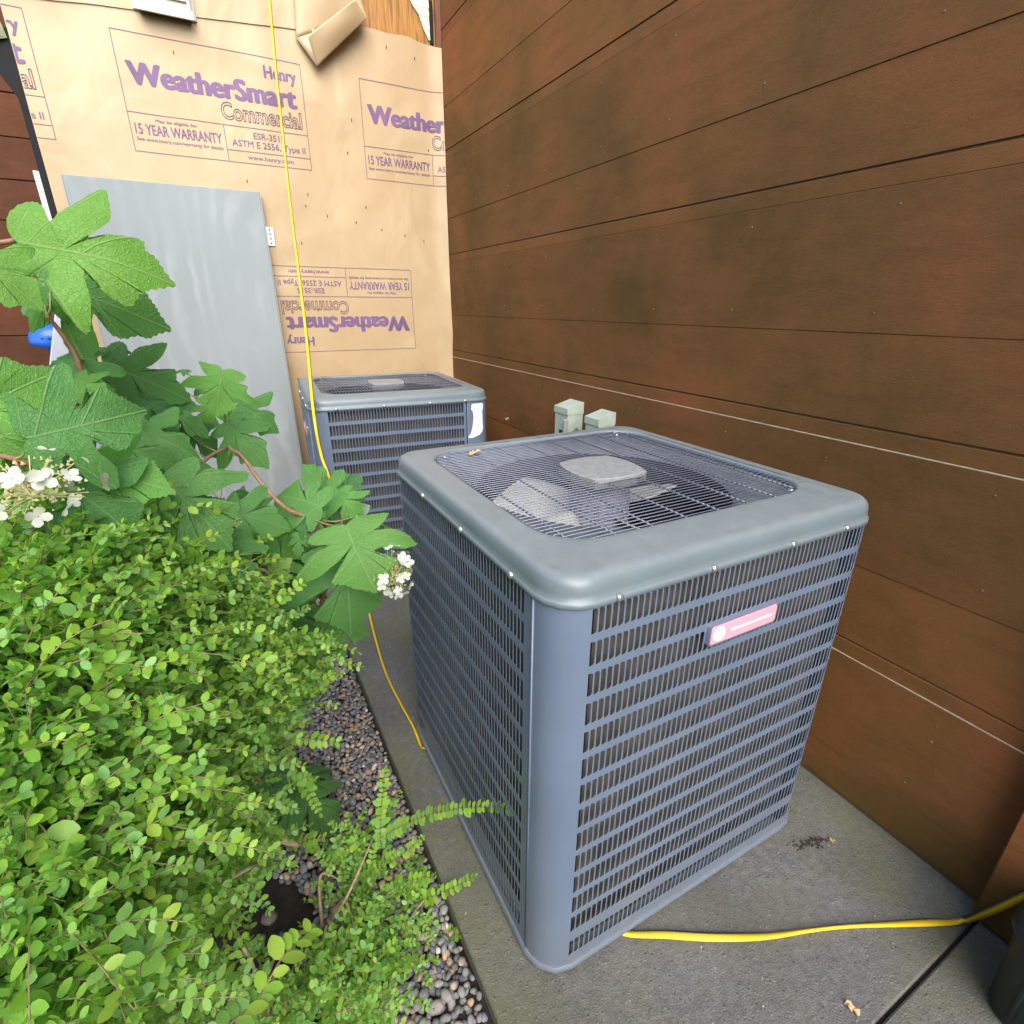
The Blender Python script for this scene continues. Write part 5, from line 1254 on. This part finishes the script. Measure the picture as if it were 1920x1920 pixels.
# ------------------------------------------------------------------ dark green bin at the lower right
bn = thing('plastic_bin', 'dark green moulded plastic bin at the lower right corner', 'bin', (1.335, -0.07, 0))
g = MB(); n = 48
bat, btot = rrect(0.205, 0.40, 0.07)
def bring(ins, z, gg=None): return [(gg or g).vert((bat(btot * k / n, ins)[0] - 0.102, bat(btot * k / n, ins)[1] - 0.20, z)) for k in range(n)]
rings = [bring(*q_) for q_ in ((0.022, 0.0), (0.016, 0.01), (0.012, 0.10), (0.006, 0.22), (0.0, 0.235), (-0.006, 0.24), (-0.006, 0.262), (0.004, 0.272), (0.03, 0.282), (0.06, 0.290))]
for a, b in zip(rings, rings[1:]):
    for k in range(n): g.face([a[k], a[(k + 1) % n], b[(k + 1) % n], b[k]])
g.face(rings[-1]); g.face(rings[0][::-1])
g.build('body', M['bin'], bn, auto=45)
for k in range(5):
    x, y, nx_, ny_ = bat(btot - 0.14 - 0.06 * k, 0.012)
    g = MB(); g.tube([(x - 0.102, y - 0.20, 0.03), (x - 0.102, y - 0.20, 0.21)], 0.006, 8); g.build('rib', M['bin'], bn, smooth=True)
g = MB(); g.tube(curve_pts([(-0.095, -0.08, 0.20), (-0.130, -0.06, 0.215), (-0.130, 0.05, 0.215), (-0.095, 0.07, 0.20)], 6), 0.010, 8); g.build('handle', M['bin'], bn, smooth=True)

# black drain stub in the gravel
dp = thing('drain_pipe', 'short black plastic pipe end standing in the gravel under the hydrangea', 'pipe', (0.165, 2.46, -0.05))
g = MB(); g.lathe([(0.062, 0.0), (0.062, 0.045), (0.070, 0.047), (0.070, 0.075), (0.066, 0.078), (0.058, 0.078), (0.056, 0.02)], 32); g.build('collar', M['pipe'], dp, auto=40)
g = MB(); g.lathe([(0.0, 0.03), (0.056, 0.03)], 32); g.build('grate', M['dark'], dp)

# ------------------------------------------------------------------ dry leaves and litter on the pad
def dry_leaf(loc, s, seed, label):
    rr2 = random.Random(seed); g = MB(); n = 14
    c_ = g.vert((0, 0, 0.006)); ring = []; ring2 = []
    for k in range(n):
        a = 2 * math.pi * k / n; rr_ = (0.75 + 0.35 * math.cos(2 * a) + rr2.uniform(-0.18, 0.18)) * s
        ring2.append(g.vert((rr_ * 0.55 * math.cos(a), rr_ * 0.55 * math.sin(a), 0.004 + rr2.uniform(0, 0.006))))
        ring.append(g.vert((rr_ * math.cos(a), rr_ * math.sin(a), rr2.uniform(0.001, 0.014))))
    for k in range(n):
        g.face([c_, ring2[k], ring2[(k + 1) % n]]); g.face([ring2[k], ring[k], ring[(k + 1) % n], ring2[(k + 1) % n]])
    o = g.build('dry_leaf', M['dry'], smooth=False); o.location = loc; o.rotation_euler = (0, 0, seed)
    o.modifiers.new('thick', 'SOLIDIFY').thickness = 0.0006
    return tag(o, label, 'leaf', 'fallen dry leaves')
dry_leaf((1.462, 0.728, 0.001), 0.026, 1, 'crumpled tan dry leaf on the pad where it meets the brown wall')
dry_leaf((0.990, 0.238, 0.001), 0.014, 2, 'tiny tan leaf scrap on the concrete near the bottom edge')
dry_leaf((0.612, 1.372, 1.042), 0.020, 3, 'pale dry leaf caught on the front unit grille')
g = MB(); rr2 = random.Random(12)
for k in range(90):
    a = rr2.uniform(0, 1); x = 1.215 + 0.11 * a + rr2.gauss(0, 0.008); y = 0.545 - 0.03 * a + rr2.gauss(0, 0.007)
    s_ = rr2.uniform(0.0012, 0.004)
    add_pebble(g, (x, y, s_ * 0.3), s_, 0.5, rr2)
tag(g.build('debris', plain('dark_moss_crumbs', (0.03, 0.022, 0.015), 0.9, vary=0.4, scale=200)), 'dark crumbs of moss on the pad right of the front unit', 'debris', kind='stuff')

g = MB(); rr2 = random.Random(77)
for k in range(420):
    x, y = rr2.uniform(0.31, 1.46), rr2.uniform(-0.1, 3.2)
    if 0.38 < x < 1.33 and 0.58 < y < 1.55: continue
    s_ = rr2.uniform(0.0008, 0.0026)
    add_pebble(g, (x, y, s_ * 0.3), s_, 0.5, rr2)
tag(g.build('grit', M['pebble'], smooth=True), 'scattered fine grit on the concrete pad', 'grit', kind='stuff')
dry_leaf((1.33, 0.50, 0.001), 0.010, 8, 'small curled brown leaf scrap near the moss crumbs')
dry_leaf((0.20, 1.62, -0.03), 0.016, 9, 'small orange dry leaf on the far gravel beside the pad edge')
dry_leaf((0.235, 1.05, -0.028), 0.015, 10, 'small tan dry leaf on the near gravel beside the pad edge')
g = MB(); g.tube(curve_pts([(0, 0, 0), (0.03, 0.035, 0.004), (0.07, 0.06, 0.0)], 4), 0.0024, 6); o = g.build('dry_stick', M['twig'], smooth=True); o.location = (0.165, 0.86, -0.022); tag(o, 'short pale dry stick lying on the near gravel', 'stick')
# ------------------------------------------------------------------ added hedge out of view on the left, blocks light from that side
hd = thing('shade_hedge', 'added out-of-view hedge on the far side of the planting bed', 'shade_hedge', (-1.75, 3.0, -0.1))
rh = random.Random(21); g = MB()
for k in range(6500):
    y = rh.uniform(-5.5, 1.5); z = rh.uniform(0.1, 2.5); d = 0.5 + 0.25 * noise.noise(Vector((y, z, 0)))
    p_ = Vector((rh.choice((1, 1, 1, -1)) * d * rh.uniform(0.75, 1.1), y, z)); s_ = rh.uniform(0.05, 0.11)
    a = Vector((rh.gauss(0, 1), rh.gauss(0, 1), rh.gauss(0, 1))).normalized(); b = a.orthogonal().normalized()
    g.poly([p_ - a * s_, p_ + b * s_ * 0.5, p_ + a * s_, p_ - b * s_ * 0.5])
shade_hedge_leaf = mat_leaf('shade_hedge_leaf', [(0.025, 0.06, 0.015), (0.04, 0.10, 0.02), (0.05, 0.12, 0.03)], 0.2, 0.5).m
tag(g.build('foliage', shade_hedge_leaf, hd), kind='stuff')
for k in range(6):
    g = MB(); y = -5 + 1.25 * k; g.tube([(0, y, 0), (0.05, y + 0.1, 0.9), (0, y, 1.8)], [0.09, 0.06, 0.02], 8); g.build('trunk', M['twig'], hd, smooth=True)
g = MB(); ids = [[g.vert((0.22 * math.cos(a) * (1 + 0.3 * noise.noise(Vector((y, a, 0)))), y, 1.25 + 1.05 * math.sin(a))) for a in [2 * math.pi * k / 12 for k in range(12)]] for y in [-5.4 + 0.5 * j for j in range(14)]]
for a, b in zip(ids, ids[1:]):
    for k in range(12): g.face([a[k], a[(k + 1) % 12], b[(k + 1) % 12], b[k]])
g.build('blocking_core', shade_hedge_leaf, hd, smooth=True)  # solid core of the added screen, stops light passing through

# ------------------------------------------------------------------ oakleaf hydrangea
HALF = [(-0.06, 0.08), (-0.07, 0.21), (-0.03, 0.35), (0.06, 0.355), (0.13, 0.29), (0.205, 0.205), (0.25, 0.33), (0.335, 0.49), (0.47, 0.60), (0.53, 0.52), (0.535, 0.38), (0.48, 0.225), (0.44, 0.135), (0.53, 0.185), (0.62, 0.25), (0.72, 0.29), (0.78, 0.195), (0.84, 0.165), (0.92, 0.095)]
def leaf_mesh(name, mat, seed, serr=0.011):
    rr2 = random.Random(seed)
    def side(sg):
        pts_ = [Vector((x + rr2.uniform(-0.025, 0.025), y * rr2.uniform(0.88, 1.12), 0)) for x, y in HALF]
        cp = curve_pts([(0, 0, 0)] + pts_ + [(1, 0, 0)], 4)
        return [(q_.x, sg * max(0.0, q_.y)) for q_ in cp]
    out = side(1) + side(-1)[::-1][1:-1]
    n = len(out)
    out = [(x + (serr * (1 if i % 2 else -0.4)) * (x - 0.3), y + serr * (1 if i % 2 else -0.4) * (1 if y > 0 else -1) * (0 if abs(y) < 0.02 else 1) * 0.8) for i, (x, y) in enumerate(out)]
    droop, fold, wob, ph = rr2.uniform(0.18, 0.48), rr2.uniform(0.10, 0.40), rr2.uniform(0.03, 0.07), rr2.uniform(0, 6)
    sk = rr2.uniform(-0.08, 0.08); lob = rr2.uniform(0.1, 0.7)
    def Z(x, y):
        return -droop * max(0, x - 0.1) ** 2 - fold * y * y * 1.2 + 0.08 * abs(y) + wob * math.sin(7 * x + ph) * abs(y) * 2 + 0.02 * math.sin(11 * y + 5 * x + ph) - lob * max(0.0, math.hypot(x - 0.3, y) - 0.28) ** 1.5
    g = MB(); uv = []
    def V(x, y):
        uv.append((x, y)); return g.vert((x, y + sk * x * x, Z(x, y)))
    c_ = V(0.3, 0.0)
    rings = [[V(0.3 + (x - 0.3) * k, y * k) for x, y in out] for k in (0.22, 0.42, 0.6, 0.76, 0.89, 1.0)]
    for i in range(n): g.face([c_, rings[0][i], rings[0][(i + 1) % n]])
    for a, b in zip(rings, rings[1:]):
        for i in range(n): g.face([a[i], b[i], b[(i + 1) % n], a[(i + 1) % n]])
    me = g.mesh(name, mat, True)
    lay = me.uv_layers.new(name='UVMap')
    for lp in me.loops: lay.data[lp.index].uv = uv[lp.vertex_index]
    return me
LEAFM = {k: [leaf_mesh('leaf', M['leaf_' + k], 11 * i + ord(k)) for i in range(5)] for k in 'abcde'}
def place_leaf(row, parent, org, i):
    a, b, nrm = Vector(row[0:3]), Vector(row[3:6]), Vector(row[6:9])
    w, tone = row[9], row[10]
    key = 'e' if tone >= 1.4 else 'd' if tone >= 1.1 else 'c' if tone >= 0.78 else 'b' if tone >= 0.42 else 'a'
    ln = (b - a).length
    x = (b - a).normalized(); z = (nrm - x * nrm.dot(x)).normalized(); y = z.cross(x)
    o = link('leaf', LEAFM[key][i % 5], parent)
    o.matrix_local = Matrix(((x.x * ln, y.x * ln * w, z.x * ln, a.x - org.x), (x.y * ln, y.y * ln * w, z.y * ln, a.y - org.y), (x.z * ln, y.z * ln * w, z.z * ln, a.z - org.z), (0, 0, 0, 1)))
    return o
HO = Vector((0.0, 1.75, -0.05))
hyd = thing('hydrangea', 'tall hydrangea with large lobed leaves and white flower heads beside the rear unit', 'plant', tuple(HO))
for s_ in HYDRANGEA_STEMS:
    g = MB(); P = curve_pts([Vector(p_) - HO for p_ in s_], 8); n = len(P)
    g.tube(P, [0.0058 - 0.0028 * i / n for i in range(n)], 7); g.build('stem', M['stem'], hyd, smooth=True)
for k, s_ in enumerate(((0, 0), (2, 0), (3, 0), (6, 0))):
    st = Vector(HYDRANGEA_STEMS[s_[0]][0]) - HO
    g = MB(); g.tube(curve_pts([st, Vector((st.x * 0.6, st.y * 0.5, st.z * 0.45)), Vector((0.02 * k, 0.015 * (k % 2), -0.01))], 6), 0.006, 7); g.build('stem', M['stem'], hyd, smooth=True)
nodes = [Vector(p_) for s_ in HYDRANGEA_STEMS for p_ in curve_pts(s_, 5)]
for i, row in enumerate(HYDRANGEA_LEAVES):
    lf = place_leaf(row, hyd, HO, i)
    a = Vector(row[0:3]); b = Vector(row[3:6])
    near = min(nodes, key=lambda q_: (q_ - a).length)
    if (near - a).length > 0.20:
        near = a + (a - b).normalized() * 0.07 - Vector((0, 0, 0.03))
    if (near - a).length > 0.008:
        midp = (a + near) / 2 + Vector((0, 0, -0.008))
        g = MB(); g.tube(curve_pts([near - HO, midp - HO, a + (b - a) * 0.03 - HO], 4), 0.0016, 5); g.build('petiole', M['petiole'], hyd, smooth=True)
def petal_mesh():
    g = MB()
    for k in range(4):
        a = math.pi / 2 * k; c, s = math.cos(a), math.sin(a)
        row = []
        for (x, w) in ((0.05, 0.05), (0.35, 0.36), (0.7, 0.46), (1.0, 0.18)):
            row.append([g.vert((c * x - s * y, s * x + c * y, 0.22 * x * x - 0.10 * abs(y))) for y in (-w, 0, w)])
        for p_, q_ in zip(row, row[1:]):
            for j in range(2): g.face([p_[j], q_[j], q_[j + 1], p_[j + 1]])
    return g.mesh('floret', M['petal'], True)
PETAL = petal_mesh()
for fi, (x, y, z, rr_, rz, nfl, white) in enumerate(FLOWERS):
    rf = random.Random(40 + fi)
    c = Vector((x, y, z))
    head = MB()
    for k in range(260):
        u = Vector((rf.gauss(0, 1), rf.gauss(0, 1), rf.gauss(0, 1))).normalized() * rf.uniform(0.2, 0.85)
        p_ = Vector((u.x * rr_, u.y * rr_, u.z * rz))
        s_ = rf.uniform(0.0016, 0.0030)
        for f in ((0, 1, 2), (0, 2, 3), (0, 3, 1), (1, 3, 2)):
            q4 = [Vector((0, 0, s_)), Vector((s_, 0, -s_ * .5)), Vector((-s_ * .5, s_ * .8, -s_ * .5)), Vector((-s_ * .5, -s_ * .8, -s_ * .5))]
            head.poly([p_ + q4[i] for i in f])
    for k in range(26):
        u = Vector((rf.gauss(0, 1), rf.gauss(0, 1), rf.gauss(0, 1))).normalized()
        head.tube([(0, 0, -rz * 0.3), (u.x * rr_ * 0.85, u.y * rr_ * 0.85, u.z * rz * 0.85)], 0.0007, 4)
    ho = head.build('flower_head', M['floret'], hyd)
    ho.location = c - HO
    for k in range(nfl):
        u = Vector((rf.gauss(0, 1), rf.gauss(0, 1) - 0.35, rf.gauss(0, 1) + 0.25)).normalized()
        o = link('floret', PETAL, ho)
        s_ = rf.uniform(0.009, 0.0145) * (1.0 if white > 0.5 else 0.5)
        p_ = Vector((u.x * rr_, u.y * rr_, u.z * rz))
        nn = (u + Vector((rf.gauss(0, 0.3), rf.gauss(0, 0.3) - 0.2, rf.gauss(0, 0.3) + 0.3))).normalized()
        o.matrix_local = Matrix.Translation(p_) @ nn.to_track_quat('Z', 'Y').to_matrix().to_4x4() @ Matrix.Rotation(rf.uniform(0, 6.28), 4, 'Z') @ Matrix.Scale(s_, 4)
    near = min(nodes, key=lambda q_: (q_ - c).length)
    g = MB(); g.tube(curve_pts([near - HO, (near + c) / 2 - HO + Vector((0, 0, -0.01)), c - HO], 5), 0.002, 6); g.build('flower_stalk', M['stem'], hyd, smooth=True)

SR = Vector(SEEDLING_ROOT); SR.z = -0.05
sd = thing('lobed_plant', 'small dark green plant with lobed leaves growing low at the gravel edge', 'plant', tuple(SR))
for i, row in enumerate(SEEDLING_LEAVES):
    place_leaf(row, sd, SR, i + 2)
    a = Vector(row[0:3])
    g = MB(); g.tube(curve_pts([(0, 0, 0.0), (a - SR) * 0.5 + Vector((0, 0, 0.02)), a - SR], 4), 0.0016, 5); g.build('petiole', M['petiole'], sd, smooth=True)

# ------------------------------------------------------------------ small-leaved shrubs
LEAF8 = [(0, 0, 0), (0.12, 0.19, 0.02), (0.42, 0.325, 0.03), (0.72, 0.275, 0.02), (0.92, 0.12, -0.02), (1.0, 0, -0.05), (0.92, -0.12, -0.02), (0.72, -0.275, 0.02), (0.42, -0.325, 0.03), (0.12, -0.19, 0.02), (0.42, 0, -0.005), (0.74, 0, -0.015)]
LEAF8F = [(0, 10, 2, 1), (10, 11, 3, 2), (11, 5, 4, 3), (0, 9, 8, 10), (10, 8, 7, 11), (11, 7, 6, 5)]
CAMP = Vector((0, 0, 1.45))
def in_view(p_):
    d = p_ - CAMP
    zc = -d.dot(BACK)
    if zc < 0.15: return False
    return abs(d.dot(RIGHT) / zc) < 0.98 and abs(d.dot(UP) / zc) < 0.98

def grow(name, label, cat, root, blobs, sprigs, twigs, count, seed, leaf0, group):
    rs = random.Random(seed)
    sh = thing(name, label, cat, tuple(root), 0, group)
    leaves = []                     # (pos, dir, normal, length, young)
    st = MB()
    def sprig(P, L, young, r0=0.0014, wild=0.55, face=0.0):
        n = len(P)
        st.tube([p_ - root for p_ in P], [r0 * 0.62 * (1.25 - 0.8 * i / n) for i in range(n)], 4, cap=False)
        acc = 0.0; gap = L * 0.66; k = 0
        total = sum((P[i + 1] - P[i]).length for i in range(n - 1)); run = 0.0
        roll = rs.uniform(-0.5, 0.5)
        for i in range(n - 1):
            seg = P[i + 1] - P[i]; sl = seg.length
            if sl < 1e-6: continue
            t_ = seg / sl
            while acc < sl:
                p_ = P[i] + t_ * acc; f = (run + acc) / max(total, 1e-6)
                ref = Vector((0, 0, 1)).lerp((CAMP - p_).normalized(), face); side = t_.cross(ref)
                side = side.normalized() if side.length > 0.1 else t_.orthogonal().normalized()
                upv = side.cross(t_).normalized()
                rl = roll + rs.gauss(0, wild) + (1.1 if (wild > 0.5 and k % 2) else 0.0)
                s2 = side * math.cos(rl) + upv * math.sin(rl); n2 = upv * math.cos(rl) - side * math.sin(rl)
                size = L * (0.55 + 0.6 * math.sin(math.pi * min(1, 0.18 + 0.74 * f))) * rs.uniform(0.65, 1.2)
                for sg in (-1, 1):
                    if rs.random() < 0.05: continue
                    d = (s2 * sg * rs.uniform(0.75, 1.0) + t_ * rs.uniform(0.35, 0.7) + n2 * rs.uniform(-0.1, 0.35)).normalized()
                    nn = (n2 + Vector((rs.gauss(0, 0.2 + wild * 0.5), rs.gauss(0, 0.2 + wild * 0.5), rs.gauss(0, 0.25) + 0.45)))
                    nn = (nn - d * nn.dot(d)).normalized()
                    leaves.append((p_, d, nn, size, young * (0.3 + f)))
                acc += gap; k += 1
            acc -= sl; run += sl
        t_ = (P[-1] - P[-2]).normalized()
        for q_ in range(2):
            d = (t_ + Vector((rs.gauss(0, 0.3), rs.gauss(0, 0.3), rs.gauss(0, 0.3)))).normalized()
            nn = d.orthogonal().normalized(); nn = nn if nn.z > 0 else -nn
            leaves.append((P[-1], d, nn, L * 0.6, young * 1.4))
    for pts_, L in sprigs:
        P = curve_pts(pts_, 6); sprig(P, L * 0.90, 0.8, 0.0022, 0.12, 0.75)
    core = sum((Vector(b[:3]) for b in blobs), Vector()) / len(blobs)
    wts = [b[3] ** 2 for b in blobs]
    for k in range(count):
        b = rs.choices(blobs, wts)[0]
        c = Vector(b[:3]); r = b[3]
        u = Vector((rs.gauss(0, 1), rs.gauss(0, 1), rs.gauss(0, 1) + 0.5)).normalized()
        p0 = c + u * r * rs.uniform(0.1, 0.75) + Vector((rs.gauss(0, 0.02), rs.gauss(0, 0.02), rs.gauss(0, 0.02)))
        d = (u * 0.9 + (c - root).normalized() * 0.7 + Vector((rs.gauss(0, 0.5), rs.gauss(0, 0.5), rs.gauss(0, 0.3)))).normalized()
        ln = rs.uniform(0.05, 0.13) * (0.7 + r * 4)
        if p0.z < -0.02: p0.z = 0.0
        P = [p0 + d * ln * f + Vector((0, 0, -0.35 * ln * f * f)) for f in (0, 0.25, 0.5, 0.75, 1.0)]
        P = [Vector((q_.x, q_.y, max(q_.z, -0.03))) for q_ in P]
        if P[-1].x > SLAB_X + 0.02 and rs.random() < 0.8: continue
        if min((q_ - CAMP).length for q_ in P) < 0.33: continue
        sprig(P, leaf0 * rs.uniform(0.8, 1.15), rs.choice((0.0, 0.1, 0.2, 0.5)))
    for k in range(count // 14):
        b = rs.choices(blobs, wts)[0]; c = Vector(b[:3])
        u = Vector((rs.gauss(0, 1), rs.gauss(0, 1), abs(rs.gauss(0, 1)) + 0.2)).normalized()
        p0 = c + u * b[3] * 0.5; ln = rs.uniform(0.14, 0.24)
        d = (u + Vector((rs.gauss(0, 0.4), rs.gauss(0, 0.4), 0.2))).normalized()
        P = [p0 + d * ln * f + Vector((0, 0, -0.45 * ln * f * f)) for f in (0, 0.2, 0.4, 0.6, 0.8, 1.0)]
        P = [Vector((q_.x, q_.y, max(q_.z, -0.02))) for q_ in P]
        if max(q_.x for q_ in P) > SLAB_X - 0.05 or min((q_ - CAMP).length for q_ in P) < 0.42: continue
        sprig(P, leaf0 * rs.uniform(0.95, 1.25), rs.choice((0.3, 0.6, 0.9)), 0.0017)
    st.build('twigs', M['twig_green'], sh, smooth=True)
    # main branches from the root to each blob
    for b in blobs[::2]:
        c = Vector(b[:3]); mid_ = root.lerp(c, 0.55) + Vector((rs.gauss(0, 0.04), rs.gauss(0, 0.04), 0.05))
        g = MB(); P = curve_pts([root, mid_, c], 6); n = len(P)
        g.tube([p_ - root for p_ in P], [0.0055 - 0.0035 * i / n for i in range(n)], 6); g.build('branch', M['twig'], sh, smooth=True)
    for pts_, r in twigs:
        g = MB(); P = curve_pts(pts_, 5); g.tube([p_ - root for p_ in P], [r * (1.0 - 0.25 * i / len(P)) for i in range(len(P))], 7); g.build('bare_twig', M['twig'], sh, smooth=True)
    # the largest-looking leaves one by one, the rest joined
    vis = sorted([l for l in leaves if in_view(l[0])], key=lambda l: -l[3] / (l[0] - CAMP).length)
    big = set(id(l) for l in vis[:290])
    me_s = MB(); me_s.v = list(LEAF8); me_s.f = list(LEAF8F); me_s.mi = [0] * len(LEAF8F)
    meshes = [me_s.mesh('leaf', M['small_leaf'], True), me_s.mesh('leaf', M['young_leaf'], True)]
    fo = [MB(), MB()]
    for l in leaves:
        p_, d, nn, s_, yg = l
        y_ = nn.cross(d)
        yw = 1 if yg > 0.55 or rs.random() < 0.12 + yg * 0.45 else 0
        if id(l) in big:
            o = link('leaf', meshes[yw], sh); q_ = p_ - root
            o.matrix_local = Matrix(((d.x * s_, y_.x * s_, nn.x * s_, q_.x), (d.y * s_, y_.y * s_, nn.y * s_, q_.y), (d.z * s_, y_.z * s_, nn.z * s_, q_.z), (0, 0, 0, 1)))
        else:
            m_ = fo[yw]; base = len(m_.v); q_ = p_ - root
            for (a, b, c) in LEAF8:
                m_.v.append((q_.x + (d.x * a + y_.x * b + nn.x * c) * s_, q_.y + (d.y * a + y_.y * b + nn.y * c) * s_, q_.z + (d.z * a + y_.z * b + nn.z * c) * s_))
            for f in LEAF8F:
                m_.f.append(tuple(base + i for i in f)); m_.mi.append(0)
    if fo[0].v: tag(fo[0].build('foliage', M['small_leaf'], sh, smooth=True), kind='stuff')
    if fo[1].v: tag(fo[1].build('young_foliage', M['young_leaf'], sh, smooth=True), kind='stuff')
    return len(leaves)
n1 = grow('box_shrub', 'dense bright green shrub with tiny oval leaves filling the lower left', 'shrub', Vector((-0.42, 0.95, -0.05)), SHRUB_BLOBS, SHRUB_SPRIGS, SHRUB_TWIGS, 3900, 5, 0.0155, 'small-leaved shrubs')
n2 = grow('box_shrub', 'low sprawling small-leaved shrub reaching over the gravel towards the pad', 'shrub', Vector((-0.02, 0.98, -0.05)), SPRAWL_BLOBS, SPRAWL_SPRIGS, [], 260, 9, 0.0155, 'small-leaved shrubs')
print('leaves', n1, n2)
